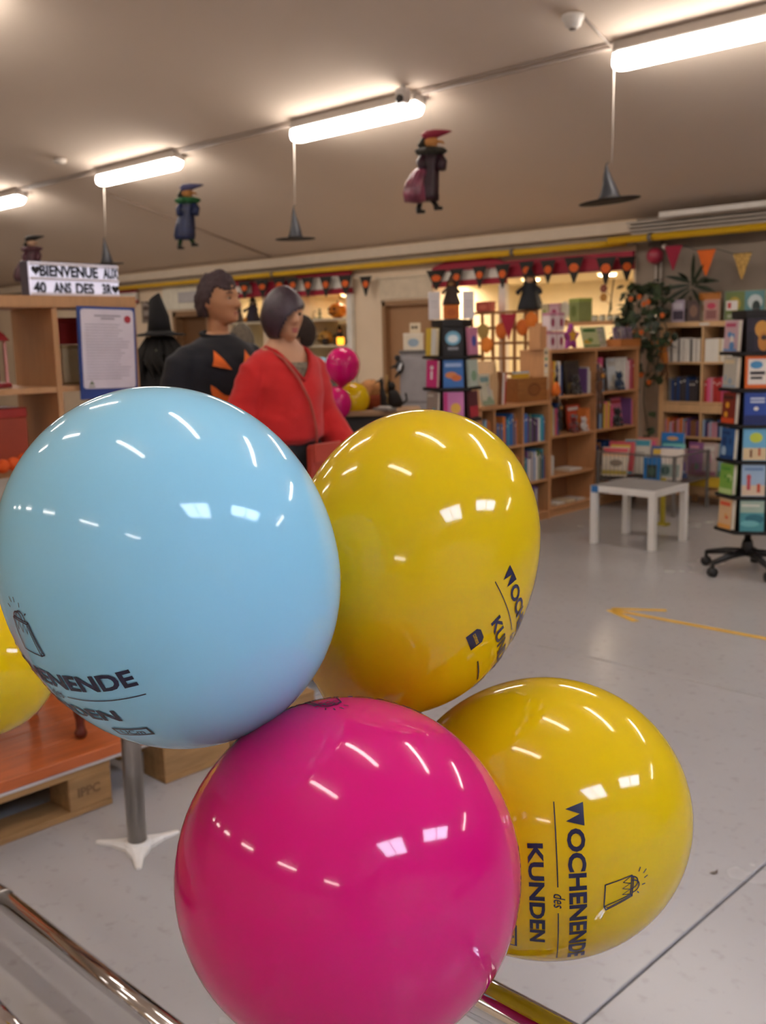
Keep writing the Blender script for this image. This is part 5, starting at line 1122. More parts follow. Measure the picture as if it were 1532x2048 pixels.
# ------------------------------------------------------------------ hanging witch puppets
def loft_c(mb, P, n=18, wob=0, sq=.8):
    """P: (x, z, rx[, y])"""
    mb.loft([[(p[0]+p[2]*(1+wob*math.cos(6*a+p[1]*20))*math.cos(a), (p[3] if len(p) > 3 else 0)+p[2]*sq*(1+wob*math.cos(6*a))*math.sin(a), p[1]) for a in [2*PI*i/n for i in range(n)]] for p in P]); return mb
def puppet(px, py, s_, label, dress, ruff, hatc, skin, puff, legs, top_px, rz=YAW):
    o = G(px, py, y=6.42); t = thing('witch_puppet', label, 'puppet', o, rz, 'hanging witch puppets'); t.scale = (1.4, 1.4, 1.0)
    S = s_
    loft_c(MB(), [(.0*S, -.2*S, .05*S), (-.0*S, -.26*S, .085*S), (-.015*S, -.38*S, .085*S), (-.03*S, -.5*S, .095*S), (-.05*S, -.66*S, .115*S), (-.06*S, -.8*S, .13*S), (-.06*S, -.865*S, .125*S)], n=30, wob=.09).build('dress', M(dress, .45, amp=.4, scale=20), t)
    if puff: loft_c(MB(), [(-.08*S, -.40*S, .02*S, -.03), (-.12*S, -.5*S, .06*S, -.04), (-.155*S, -.64*S, .09*S, -.04), (-.175*S, -.78*S, .105*S, -.04), (-.165*S, -.88*S, .095*S, -.04), (-.15*S, -.9*S, .03*S, -.04)], n=36, wob=.15).build('bustle', M(puff, .3, amp=.45, scale=14), t)
    loft_c(MB(), [(0, -.29*S, .07*S), (-.01*S, -.255*S, .125*S), (0, -.215*S, .14*S), (.005*S, -.185*S, .115*S), (0, -.165*S, .06*S)], n=36, wob=.24).build('ruff', M(ruff, .85, amp=.3, scale=25), t)
    for s_ in (-1, 1): MB().tube([(s_*.06*S, 0, -.25*S), (s_*.105*S, -.03*S, -.36*S), (s_*.085*S, -.06*S, -.47*S)], [.04*S, .045*S, .05*S], 8).build('sleeve', M(dress, .5, amp=.4, scale=20), t)
    h = MB().ball((.0, 0, -.1*S), (.068*S, .062*S, .08*S), 12); h.tube([(.05*S, -.02*S, -.1*S), (.1*S, -.03*S, -.11*S), (.125*S, -.03*S, -.135*S)], [.022*S, .018*S, .006*S], 6); h.tube([(.02*S, -.02*S, -.16*S), (.06*S, -.03*S, -.185*S)], [.03*S, .012*S], 6); h.build('head', M(skin, .7), t)
    MB().tube([(-.06*S, .02*S, -.05*S), (-.09*S, .03*S, -.14*S), (-.07*S, .02*S, -.22*S)], [.03*S, .045*S, .02*S], 8).build('hair', M('#2e2a22', .9), t)
    MB().tube([(-.07*S, 0, -.05*S), (-.02*S, 0, -.02*S), (.05*S, 0, .005*S), (.14*S, 0, .02*S), (.2*S, 0, .03*S)], [.05*S, .075*S, .055*S, .03*S, .006*S], 10).build('hat', M(hatc, .7), t)
    for k, (x0, x1, z1) in enumerate(((-.1, -.13, -1.02), (-.02, .04, -.98))):
        MB().tube([(x0*S, 0, -.8*S), (x1*S, 0, z1*S+.06*S)], [.03*S, .025*S], 7).build('leg', M(legs, .8), t); MB().tube([(x1*S, 0, z1*S+.06*S), (x1*S, -.01*S, z1*S+.02*S), (x1*S+.06*S, -.02*S, z1*S+.015*S)], [.03*S, .035*S, .02*S], 7).build('boot', M('#15120f', .6), t)
    for q in (-.05, .03): 
        top_ = G(*top_px, y=6.42)-o; top_.z = zc(6.42)-o.z-.004; top_.rotate(Euler((0, 0, -rz))); top_.x /= 1.4; top_.y /= 1.4; MB().tube([(q*S, 0, -.01*S), top_+Vector((q*.3*S, 0, 0))], .0015, 4).build('thread', M('#d8cdc2', .6), t)
puppet(862, 268, .595, 'burgundy witch puppet with a pink hat hanging from the lamp with the camera', '#2e1220', '#33302a', '#8c1a34', '#c98a4a', '#7d3c50', '#16110f', (850, 225))
puppet(374, 374, .60, 'green and blue witch puppet hanging from a lamp', '#17224a', '#1f5a30', '#4a4a72', '#b07840', None, '#1f4a2e', (372, 330))
o = puppet(62, 476, .6, 'mauve witch puppet with a black hat behind the light box sign', '#5a3440', '#5c3a44', '#1c1614', '#c9a58a', '#5c3a46', '#16110f', (66, 405))
# ------------------------------------------------------------------ wooden cube shelf on the left with sign and notice
X0 = G(112, 605, d=4.45).x
def lx(px, py=700): return G(px, py, x=X0).y
def lz_(px, py): return G(px, py, x=X0).z
yE = lx(276); yD = lx(116); HL = lz_(120, 592); yS = yD-(yE-yD)*2
wL = yE-yS; zsh = lz_(60, 776)
dvl = [(yE-yD), (yE-yD)*2-.0]
rowsL = [zsh, zsh-(HL-zsh)+.04, zsh-2*(HL-zsh)+.08, zsh-3*(HL-zsh)+.12]
rowsL = [z for z in rowsL if z > .15]
LW = M('#b98a5c', .5, kind='wood', grain=(8, 8, 1), scale=6, amp=.08)
shelfL = bookcase('cube_shelf', 'open wooden cube shelf carrying the light box sign and a notice', 'shelf', (X0, yS, 0), PI/2, wL, .39, HL, dvl, [rowsL]*3, .05, LW, None, .026, .02)
# light box sign
yc_ = lx(150); 
t = thing('light_box', 'white light box sign with two rows of black letters on the cube shelf', 'sign', (X0-.13, G(150, 560, x=X0-.13).y, HL+.003), PI/2+.16)
def lpx(px, py): return G(px, py, x=X0-.13)
bw = (lpx(249, 560)-lpx(50, 560)).length; bh = lpx(150, 527).z-HL+.0
MB().rbox((0, .03, bh/2), (bw, .055, bh), .004).build('box_frame', M('#3f3a45', .5), t)
MB().rbox((0, -.002, bh/2), (bw-.006, .012, bh-.008), .003).build('brightened_panel', M('#e6e2ea', .35, emit=.10, ecol='#dfe2ff'), t)  # plain unlit panel, brightened with a little emission
for z in (bh-.012, bh*.5, .010): MB().box((0, -.010, z), (bw-.008, .006, .012)).build('letter_rail', M('#e6e3ea', .3), t)
LET = M('#121116', .5)
def letters(s_, x0, x1, z0, z1, sx=.72):
    v, f = fit2d(text2d(s_, 1, .045), x0, x1, z0, z1)
    MB().add([(x, -.0105, z) for x, z in v], f).build('lettering', LET, t)
def heart(cx_, cz_, r):
    P = [(cx_+r*.062*16*math.sin(a)**3, cz_+r*.062*(13*math.cos(a)-5*math.cos(2*a)-2*math.cos(3*a)-math.cos(4*a))) for a in [2*PI*i/24 for i in range(24)]]
    MB().prism(P, .0012, T=Matrix.Translation((0, -.0105, 0))).build('heart', LET, t)
u0 = lambda zx: -bw/2+(zx-185)/(905-185)*bw       # crop x -> local x
r1z, r2z = (bh*.555, bh*.90), (bh*.075, bh*.41)
letters('BIENVENUE', u0(262), u0(725), *r1z); letters('AUX', u0(768), u0(898), *r1z); heart(u0(233), bh*.74, .022)
letters('40', u0(208), u0(305), *r2z); letters('ANS', u0(358), u0(500), *r2z); letters('DES', u0(535), u0(685), *r2z); letters('3R', u0(752), u0(838), *r2z); heart(u0(865), bh*.25, .022)
# notice board
def at_(px, py): return G(px, py, x=X0+.022)
A, B, Cc, D = at_(150, 611), at_(269, 616), at_(276, 795), at_(164, 800)
ctr = (A+B+Cc+D)/4; pw = ((B-A).length+(Cc-D).length)/2; ph = ((D-A).length+(Cc-B).length)/2
t = thing('notice_board', 'framed white notice with a red seal on a blue board at the cube shelf', 'notice', (X0+.022, ctr.y, ctr.z), PI/2); t.rotation_euler = (0, math.radians(1.5), PI/2)
MB().rbox((0, 0, 0), (pw, .012, ph), .004).build('board', M('#2b4586', .4), t)
sw, sh = pw-.028, ph-.06
pol = []
for cx_, cz_, a0 in ((sw/2-.015, sh/2-.015, 0), (-sw/2+.015, sh/2-.015, PI/2), (-sw/2+.015, -sh/2+.015, PI), (sw/2-.015, -sh/2+.015, 1.5*PI)):
    pol += [(cx_+.015*math.cos(a0+PI/2*i/4), cz_+.018+.015*math.sin(a0+PI/2*i/4)) for i in range(5)]
MB().prism(pol, .003, T=Matrix.Translation((0, -.0075, 0))).build('sheet', M('#dcd3d8', .3), t)
tx = MB(); rnd = random.Random(4); z = sh*.40
tx.box((0, -.0095, sh*.47), (sw*.5, .0006, .006)).box((0, -.0095, sh*.435), (sw*.26, .0006, .006))
for k in range(20):
    wl = sw*rnd.uniform(.6, .86); tx.box((-(sw*.86-wl)/2, -.0095, sh*.36-k*sh*.036), (wl, .0006, .0026))
tx.build('printed_lines', M('#8d828c', .5), t)
MB().prism(ell(sw*.38, sh*.43, .017, .017, 18), .002, T=Matrix.Translation((0, -.0095, 0))).build('red_seal', M('#b03038', .4), t)
MB().prism([(-sw*.40, -sh*.40), (-sw*.30, -sh*.40), (-sw*.35, -sh*.345)], .002, T=Matrix.Translation((0, -.0095, 0))).box((-sw*.35, -.0095, -sh*.425), (.03, .001, .005)).build('logo', M('#6d7a58', .5), t)
MB().box((.05, -.0065, -ph/2+.016), (.07, .001, .012)).build('caption', M('#aab4d6', .4), t)
# contents of the cube shelf
def inc(py_, y, z, dx=.2): return (X0-dx, y, z)
yc1 = (yD+yE)/2; yc0 = yD-(yE-yD)/2
t = thing('red_lantern', 'red metal lantern standing in the upper cube', 'lantern', (X0-.2, lx(6), zsh+.002), PI/2); 
RL = M('#8f1a1c', .45)
for a in range(4): MB().box((.07*(1 if a % 2 else -1), .07*(1 if a > 1 else -1), .10), (.012, .012, .20)).build('post', M('#c78a80', .5), t)
MB().rbox((0, 0, .01), (.17, .17, .02), .003).build('base', RL, t); MB().lathe([(.125, .20), (.10, .23), (.05, .27), (.02, .28), (.002, .281)], 4, smooth=False, T=Matrix.Rotation(PI/4, 4, 'Z')).build('roof', RL, t); MB().rbox((0, 0, .11), (.1, .1, .17), .004).build('red_candle', M('#7a1416', .5), t)
carton('dark red box with a bright lid in the lower cube', .24, .2, .26, (X0-.2, lx(2)+.02, rowsL[1]+.002), PI/2, ['#9a3a1c', '#a82a1c'])
pg = G(14, 928, x=X0+.06); t = thing('orange_garland', 'fluffy orange garland draped on the front of the cube shelf', 'garland', (X0+.03, pg.y, pg.z))
for k in range(7): MB().ball((.03, -.12+.05*k, .01*math.sin(k*2)), (.035, .032, .03), 9).build('pompom', M('#d8561a', .9, bump=.5, bscale=80), t)
MB().tube([(.0, -.14, .0), (.01, 0, .0), (.0, .22, .0)], .004, 5).build('string', M('#8a4a1e', .8), t)
t = thing('paper_box', 'cream paper box in the cube behind the notice', 'box', (X0-.22, yc1, zsh+.002), PI/2); MB().rbox((0, 0, .08), (.2, .14, .16), .004).build('box_body', M('#d9c39a', .6), t); MB().rbox((0, 0, .168), (.205, .145, .016), .003).build('lid', M('#c9ab7c', .6), t)
carton('red box standing on the cream paper box in the cube', .16, .12, .12, (X0-.2, yc1-.06, zsh+.18), PI/2, ['#a02a24', '#a8322a'])
carton('brown wooden box in the lower cube behind the notice', .25, .2, .2, (X0-.2, yc1, rowsL[1]+.002), PI/2, ['#8a5430', '#96602f'])

# ------------------------------------------------------------------ platform of pallets with boards
XP = -3.10
def pz(px, py): return G(px, py, x=XP).z
zt0 = pz(228, 1489); zt1 = pz(228, 1511); zt2_ = pz(228, 1518)
yP0, yP1 = -.9, 1.93
BRD = M('#bd6130', .38, kind='wood', grain=(8, 1, 8), scale=4, amp=.2, coat=.2); PALW = M('#a07a4e', .8, kind='wood', grain=(6, 1, 6), scale=5, amp=.22)
t = thing('wooden_platform', 'reddish brown board platform laid over pallets beside the steel post', 'platform', (XP, yP0, 0))
nb_ = 6
for k in range(nb_):
    xw = 1.04/nb_; MB().rbox((-xw*(k+.5), (yP1-yP0)/2, (zt0+zt1)/2), (xw-.002, yP1-yP0, zt0-zt1), .003).build('plank', BRD, t)
MB().rbox((-.515, (yP1-yP0)/2, (zt1+zt2_)/2), (1.02, yP1-yP0+.02, zt1-zt2_), .002).build('white_board', M('#c9c3bf', .5), t)
def pallet(label, x, y0, y1, ztop, blocks, group='pallets'):
    t = thing('pallet', label, 'pallet', (x, 0, 0), group=group); W = .8
    for j, xx in enumerate((0, -.4+.0725, -.8+.145)):
        MB().rbox((xx-.0725, (y0+y1)/2, .012), (.145, y1-y0, .022), .002).build('bottom_plank', PALW, t)
        for a, b in blocks: MB().rbox((xx-.0725, (a+b)/2, (.023+ztop-.023)/2), (.143, b-a, ztop-.047), .003).build('block', PALW, t)
    for k in range(5): MB().rbox((-.06-.17*k, (y0+y1)/2, ztop-.011), (.12, y1-y0, .022), .002).build('top_plank', PALW, t)
    return t
ba, bb = G(142, 1600, x=XP).y, G(227, 1580, x=XP).y
t = pallet('pale wood pallet under the platform with a stencilled block', XP-.01, -.7, bb, zt2_-.002, [(ba, bb), (.45, .62), (-.7, -.5)])
v, f = text2d('IPPC', .045, .002); MB().add([(.001, ba+.03+x, zt2_*.5+z_-.015) for x, z_ in v], f).build('stencil', M('#7a5c3c', .9), t)
ca, cb_ = G(332, 1572, x=XP).y, G(332, 1572, x=XP).y+.35
pallet('darker wood pallet beyond the steel post', XP+.0, ca, cb_+.4, zt2_*.98, [(ca, ca+.30), (cb_+.2, cb_+.4)])
# footstool with turned legs on the platform
fq = G(162, 1470, z=zt0+.01)
t = thing('footstool', 'dark red wooden stool with turned legs on the platform', 'stool', (fq.x-.0, fq.y, zt0+.001)); RW = M('#5a1c0e', .3, kind='wood', coat=.3)
for sx_, sy_ in ((0, 0), (0, -.36), (-.36, 0), (-.36, -.36)):
    MB().lathe([(.014, 0), (.022, .008), (.024, .02), (.016, .034), (.015, .06), (.024, .12), (.03, .17), (.024, .20), (.03, .21), (.03, .26)], 16, T=Matrix.Translation((sx_, sy_, 0))).build('leg', RW, t)
MB().rbox((-.18, -.18, .285), (.44, .44, .05), .006).build('apron', RW, t); MB().rbox((-.18, -.18, .345), (.43, .43, .07), .025).build('cushion', M('#5c2418', .7), t)

# ------------------------------------------------------------------ mannequins and people
def ring(cx_, cy_, z, rx, ry, n=28, e=2.0):
    out = []
    for i in range(n):
        a = 2*PI*i/n; c, s_ = math.cos(a), math.sin(a); k = (abs(c)**e+abs(s_)**e)**(-1/e); out.append(Vector((cx_+rx*c*k, cy_+ry*s_*k, z)))
    return out
def head_pts(s_=1., female=False, n=56, m=44):
    rings = []
    for i in range(m+1):
        a = PI*(.006+.988*i/m); rg = []
        for j in range(n):
            q = 2*PI*j/n; d = Vector((math.sin(a)*math.cos(q), math.sin(a)*math.sin(q), -math.cos(a)))
            x, y, z = d.x*.100, d.y*.077, d.z*.122
            lo = max(0, -d.z)
            y *= 1-(.34 if female else .26)*lo**1.4
            if d.x < 0: x *= 1-.40*lo; x -= .006*(1-lo)
            else:
                x *= 1-.10*lo**2; k = min(1, d.x*1.6)
                x += k*(.036*math.exp(-(y/.013)**2)*max(0, 1-abs(z+.032)/(.044 if z > -.032 else .016))**.8 if -.048 < z < .012 else 0)
                x += k*.009*math.exp(-((z-.024)/.013)**2-(y/.05)**2)
                x -= k*.011*math.exp(-((abs(y)-.032)/.016)**2-((z-.004)/.012)**2)
                x += k*.008*(math.exp(-((z+.062)/.006)**2)+math.exp(-((z+.075)/.007)**2))*math.exp(-(y/.023)**2)
                x += k*.015*math.exp(-((z+.103)/.016)**2-(y/.024)**2)
                x += (.036 if not female else .030)*max(0, math.cos(q))**2*math.exp(-((z+.094)/.028)**2)
                y += .004*math.copysign(1, y)*math.exp(-((z+.02)/.03)**2)*k
            rg.append(Vector((x, y, z))*s_)
        rings.append(rg)
    return rings
def remesh(mb, name, mat, parent, vox, smooth=2):
    o = bpy.data.objects.new('tmp', mb.mesh('tmp', mat)); C.objects.link(o)
    r = o.modifiers.new('r', 'REMESH'); r.mode = 'VOXEL'; r.voxel_size = vox; r.use_smooth_shade = True
    s_ = o.modifiers.new('s', 'SMOOTH'); s_.iterations = smooth; s_.factor = .5
    dg = bpy.context.evaluated_depsgraph_get(); me = bpy.data.meshes.new_from_object(o.evaluated_get(dg)); bpy.data.objects.remove(o)
    me.name = name; me.materials.clear(); me.materials.append(mat)
    ob = bpy.data.objects.new(name, me); C.objects.link(ob); ob.parent = parent; return ob
def figure(name, label, cat, px, py_ref, d, top_px, yaw, head_yaw, skin, female=False, vox=.006, tops=None, arms=None, pants='#17161c', shoes='#1c1816', head_tilt=0, H0=1.88, lift=.04, waist=()):
    """figure facing local +X; returns dict with root and scale"""
    pos = G(px, py_ref, d=d); Hh = G(*top_px, d=d).z; S = Hh/H0
    t = thing(name, label, cat, (pos.x, pos.y, 0), yaw)
    sk = M(skin, .5, amp=.03, spec=.4); b = MB()
    sh = .19 if not female else .165
    LZ = lambda z: z+lift*sm(z, 1.0, 1.40)
    tor = [(.86, .10, .155), (.95, .115, .172), (1.06, .105, .152), (1.16, .10, .14 if not female else .125), (1.28, .115, .16 if not female else .14), (1.38, .125 if not female else .13, .178 if not female else .155), (1.47, .11, .185 if not female else .16), (1.53, .08, .14 if not female else .12), (1.565, .062, .085), (1.59, .055, .06)]
    b.loft([ring(0, 0, LZ(z)*S, rx*S, ry*S) for z, rx, ry in tor])
    nk = .050 if not female else .042
    b.tube([(-.01*S, 0, 1.53*S), (.0, 0, 1.62*S), (.012*S, 0, 1.71*S)], [nk*1.25*S, nk*S, nk*S], 20)
    hc = Vector((.02*S, 0, 1.765*S)); HR_ = Matrix.Translation(hc) @ Matrix.Rotation(head_yaw, 4, 'Z') @ Matrix.Rotation(head_tilt, 4, 'Y')
    b.loft(head_pts(S, female), T=HR_)
    for s_ in (-1, 1):
        b.ball((-.005*S, s_*.077*S, -.008*S), (.020*S, .009*S, .032*S), 12, T=HR_)
        b.tube([(0, s_*.085*S, .93*S), (.012*S, s_*.095*S, .5*S), (0, s_*.10*S, .09*S)], [.088*S, .06*S, .04*S], 16)
        b.tube([(-.05*S, s_*.10*S, .045*S), (.05*S, s_*.105*S, .05*S), (.14*S, s_*.11*S, .03*S), (.19*S, s_*.112*S, .025*S)], [.036*S, .044*S, .036*S, .02*S], 12)
    ar = arms or {1: [(0, sh, 1.48), (-.02, sh+.07, 1.2), (.08, sh+.07, .95)], -1: [(0, -sh, 1.48), (-.02, -sh-.07, 1.2), (.08, -sh-.07, .95)]}
    ar = {k: [(p[0], p[1], LZ(p[2])) for p in P] for k, P in ar.items()}
    for k, P in ar.items():
        Q = [Vector(p)*S for p in P]; b.tube(Q, [.052*S, .042*S, .028*S], 14)
        dr = (Q[2]-Q[1]).normalized(); sd = dr.cross(Vector((0, 1, 0))).normalized()
        b.tube([Q[2], Q[2]+dr*.05*S, Q[2]+dr*.09*S], [.026*S, .036*S, .032*S], 10)
        for fgr in range(4):
            o = Q[2]+dr*.085*S+sd*(fgr-1.5)*.018*S; ln = (.065, .08, .075, .058)[fgr]*S
            b.tube([o, o+dr*ln*.5+Vector((0, -k*.006, 0)), o+dr*ln+Vector((0, -k*.02, 0))], [.0095*S, .009*S, .007*S], 8)
        o = Q[2]+dr*.03*S+sd*.026*S; b.tube([o, o+(dr*.5+sd).normalized()*.035*S, o+(dr+sd*.6).normalized()*.068*S], [.011*S, .010*S, .008*S], 8)
    remesh(b, 'body', sk, t, vox, 1)
    # eyes, brows and lips lie on the face
    for s_ in (-1, 1):
        MB().ball((.086*S, s_*.032*S, .004*S), (.006*S, .013*S, .006*S), 10, T=HR_).build('eye', M('#bda48c', .3), t); MB().ball((.0905*S, s_*.031*S, .004*S), (.003*S, .0085*S, .0055*S), 8, T=HR_).build('iris', M('#2a1c14', .2), t)
        MB().tube([(.098*S, s_*.014*S, .026*S), (.097*S, s_*.034*S, .031*S), (.084*S, s_*.052*S, .026*S)], [.0035*S, .0038*S, .002*S], 6, T=HR_).build('eyebrow', M('#4a2c1c', .8), t)
    MB().ball((.099*S, 0, -.062*S), (.005*S, .019*S, .005*S), 10, T=HR_).ball((.099*S, 0, -.073*S), (.005*S, .016*S, .006*S), 10, T=HR_).build('lips', M('#9c5042' if not female else '#a8504a', .4), t)
    # trousers and shoes
    pm = M(pants, .8); tr = MB()
    tr.loft([ring(0, 0, z*S, rx*S, ry*S) for z, rx, ry in ((.84, .115, .175), (.95, .128, .186), (1.05, .118, .168), (1.08, .112, .16), *waist)], cap=False)
    for s_ in (-1, 1): tr.tube([(0, s_*.09*S, .93*S), (.012*S, s_*.098*S, .5*S), (0, s_*.102*S, .08*S)], [.10*S, .078*S, .062*S], 18)
    tr.build('trousers', pm, t)
    for s_ in (-1, 1): MB().tube([(-.075*S, s_*.10*S, .04*S), (.04*S, s_*.105*S, .055*S), (.14*S, s_*.11*S, .04*S), (.205*S, s_*.112*S, .03*S)], [.042*S, .052*S, .044*S, .026*S], 12).build('shoe', M(shoes, .5), t)
    return dict(t=t, S=S, HR=HR_, sh=sh, arms=ar, pos=pos, LZ=LZ)
def garment(F, col, rings_, arm_r, name='jumper', vee=None, rough=.9, n=48, bump=.3, folds=.006):
    """torso and sleeves as one knitted surface; rings_: (z, rx, ry); vee=(z bottom, z top, half width top)"""
    S = F['S']; t = F['t']; m = M(col, rough, sheen=.15, bump=bump, bscale=90, bdist=.003, amp=.08); mb = MB()
    mb.loft([[p*S for p in ring(0, 0, z, rx, ry, n, 2.3)] for z, rx, ry in rings_])
    for k, P in F['arms'].items():
        Q = [Vector(p)*S for p in P]; pts = [Q[0]-Vector((0, k*.10*S, -.01*S)), Q[0]-Vector((0, k*.03*S, .012*S))]; rad = [arm_r[0]*.75*S, arm_r[0]*.9*S]
        for q in range(1, 14):
            u = q/13; p = (Q[0]*(1-u*2)+Q[1]*u*2) if u < .5 else (Q[1]*(2-2*u)+Q[2]*(2*u-1))
            r = arm_r[0]*(1-u)+arm_r[1]*u; r = arm_r[2] if q >= 13 else r
            pts.append(p); rad.append(r*S)
        mb.tube(pts, rad, 18)
    o = remesh(mb, name, m, t, .010, 6); me = o.data
    bm = bmesh.new(); bm.from_mesh(me); bm.normal_update()
    for v in bm.verts:
        c = v.co/S; f_ = noise.noise(Vector((c.x*7, c.y*9+c.z*2, c.z*13)))+.5*noise.noise(Vector((c.x*15, c.y*17, c.z*30)))
        v.co += v.normal*f_*folds*S
    if vee:
        kill = [f for f in bm.faces if (lambda c: c.x > 0 and c.z > vee[0] and abs(c.y) < vee[2]*((c.z-vee[0])/(vee[1]-vee[0]))**.75)(f.calc_center_median()/S)]
        bmesh.ops.delete(bm, geom=kill, context='FACES')
    bm.to_mesh(me); bm.free(); return o
def surf(rings_, z, y, off=.006, e=2.3):
    for (z0, a0, b0), (z1, a1, b1) in zip(rings_, rings_[1:]):
        if z0 <= z <= z1:
            u = (z-z0)/(z1-z0); a, b = a0+(a1-a0)*u, b0+(b1-b0)*u
            return a*max(0, 1-abs(y/b)**e)**(1/e)+off
    return .1
def cap_hair(F, col, fn, scale=1.1, lump=0., name='hair', n=64, m=48, off=(0, 0, 0), freq=30, rough=.75, ax=(.104, .080, .124)):
    """hair shell: keep the parts of a larger skull for which fn(direction) is true"""
    S = F['S']; V = []; Fc = []
    for i in range(m+1):
        a = PI*(.004+.992*i/m)
        for j in range(n):
            q = 2*PI*j/n; d = Vector((math.sin(a)*math.cos(q), math.sin(a)*math.sin(q), -math.cos(a)))
            lo = max(0, -d.z); k = scale+lump*noise.noise(d*freq/10)+lump*.5*noise.noise(d*freq/4)
            p = Vector((d.x*ax[0]-(.006 if d.x < 0 else 0), d.y*ax[1], d.z*ax[2]))*k; p = fn(d, p)[1]
            V.append((p+Vector(off))*S)
    for i in range(m):
        for j in range(n):
            k = (j+1) % n; c = V[i*n+j]/S
            dd = [Vector((math.sin(PI*(ii+.0)/m)*math.cos(2*PI*jj/n), math.sin(PI*ii/m)*math.sin(2*PI*jj/n), -math.cos(PI*ii/m))) for ii, jj in ((i+.5, j+.5),)][0]
            if fn(dd, dd)[0]: Fc.append((i*n+j, i*n+k, (i+1)*n+k, (i+1)*n+j))
    mb = MB(); mb.add(V, Fc, 0, True, T=F['HR']); o = mb.build(name, M(col, rough, amp=.25, scale=40, bump=.3, bscale=150), F['t'])
    sd = o.modifiers.new('thickness', 'SOLIDIFY'); sd.thickness = .012*S; sd.offset = -1; return o

# male mannequin in a dark jumper with a pumpkin face
FM_ = figure('mannequin', 'male mannequin in a black jumper with an orange pumpkin face', 'mannequin', 437, 690, 4.95, (430, 549), math.radians(-5), math.radians(20), '#b5825c', vox=.0055, H0=1.885, lift=.022)
lf = lambda R, k=.04: [(z+k*sm(z, 1.0, 1.40), a, b) for z, a, b in R]
jr = [(.98, .145, .20), (1.1, .15, .20), (1.25, .15, .205), (1.38, .155, .215), (1.47, .14, .205), (1.53, .105, .155), (1.57, .075, .09), (1.585, .062, .068)]
jr = lf(jr, .022)
garment(FM_, '#12151d', jr, (.085, .065, .055))
MB().tube([Vector((.070*math.cos(a)-.004, .078*math.sin(a), 1.604-.014*math.cos(a)))*FM_['S'] for a in [2*PI*i/28 for i in range(29)]], .011, 8).build('collar', M('#10131a', .9), FM_['t'])
def decal(F, rings_, polys, col, name, off=.007):
    S = F['S']; mb = MB()
    for P in polys:
        bm = bmesh.new(); vs = [bm.verts.new((y, z, 0)) for y, z in P]; bm.faces.new(vs)
        ys_ = [p[0] for p in P]; zs_ = [p[1] for p in P]
        for ax_, lo, hi in ((0, min(ys_), max(ys_)), (1, min(zs_), max(zs_))):
            q = lo+.012
            while q < hi: bmesh.ops.bisect_plane(bm, geom=bm.verts[:]+bm.edges[:]+bm.faces[:], plane_co=(q, q, 0), plane_no=(1, 0, 0) if ax_ == 0 else (0, 1, 0)); q += .012
        bmesh.ops.triangulate(bm, faces=bm.faces[:]); bm.verts.index_update()
        mb.add([Vector((surf(rings_, v.co.y, v.co.x, off), v.co.x, v.co.y))*S for v in bm.verts], [[v.index for v in f.verts] for f in bm.faces], 0, True); bm.free()
    return mb.build(name, M(col, .7, amp=.2, scale=14), F['t'])
eyes = [[(-.125, 1.465), (-.035, 1.445), (-.10, 1.535)], [(.10, 1.455), (.025, 1.465), (.06, 1.535)]]
nose = [[(-.032, 1.375), (.032, 1.375), (.0, 1.435)]]
up_ = [(-.14+.28*i/14, 1.335+.015*math.cos(i*PI/7*2)+.03*((i-7)/7)**2) for i in range(15)]
dn_ = [(.14-.28*i/14, 1.335-.085*(1-((i-7)/7)**2)-(.03 if i % 2 else -.02)) for i in range(15)]
for nm, pl_ in (('pumpkin_eye', [eyes[0]]), ('pumpkin_eye', [eyes[1]]), ('pumpkin_nose', nose), ('pumpkin_mouth', [up_+dn_])): decal(FM_, jr, pl_, '#e0691c', nm, .018)
def male_fn(d, p):
    hl = .42+.10*math.sin(math.atan2(d.y, d.x)*3) if d.x > .35 else (.05 if d.x > -.05 else -.62-.1*d.x)
    if -.05 < d.x <= .35: hl = .05+(.42-.05)*max(0, (d.x-.12)/.23) if d.x > .12 else -.18
    if isinstance(p, Vector) and p.length < .5: p = p*(1-.085*sm(d.x, .2, .8)*(1-sm(d.z, .45, .85)))
    return d.z > hl, p
cap_hair(FM_, '#3c2a2c', male_fn, 1.09, .10, freq=46)
# female mannequin
FY = -5
FF = figure('mannequin', 'female mannequin with a bob in a red V-neck jumper and shoulder bag', 'mannequin', 566, 700, 4.6, (567, 583), math.radians(FY), math.radians(-8), '#c08e6c', True, .0055, H0=1.875, lift=.075,
            waist=((1.15, .110, .145), (1.23, .107, .138)),
            arms={1: [(0, .15, 1.47), (-.03, .235, 1.25), (.10, .29, 1.10)], -1: [(0, -.15, 1.47), (-.05, -.225, 1.23), (.08, -.15, 1.08)]})
fr_ = [(1.155, .115, .15), (1.175, .145, .178), (1.22, .155, .182), (1.3, .157, .175), (1.38, .16, .175), (1.46, .14, .17), (1.52, .10, .14), (1.555, .07, .09), (1.57, .055, .06)]
fr_ = lf(fr_, .075)
garment(FF, '#c41e1c', fr_, (.075, .08, .045), vee=(1.47, 1.645, .105), bump=.5, folds=.009)
rim = [Vector((surf(fr_, 1.475+.15*u, s_*.098*u**.75, .001), s_*.098*u**.75, 1.475+.15*u))*FF['S'] for s_, u in [(-1, 1-i/8) for i in range(9)]+[(1, i/8) for i in range(1, 9)]]
MB().tube(rim, .009, 8).build('neckline', M('#b01a18', .9), FF['t'])
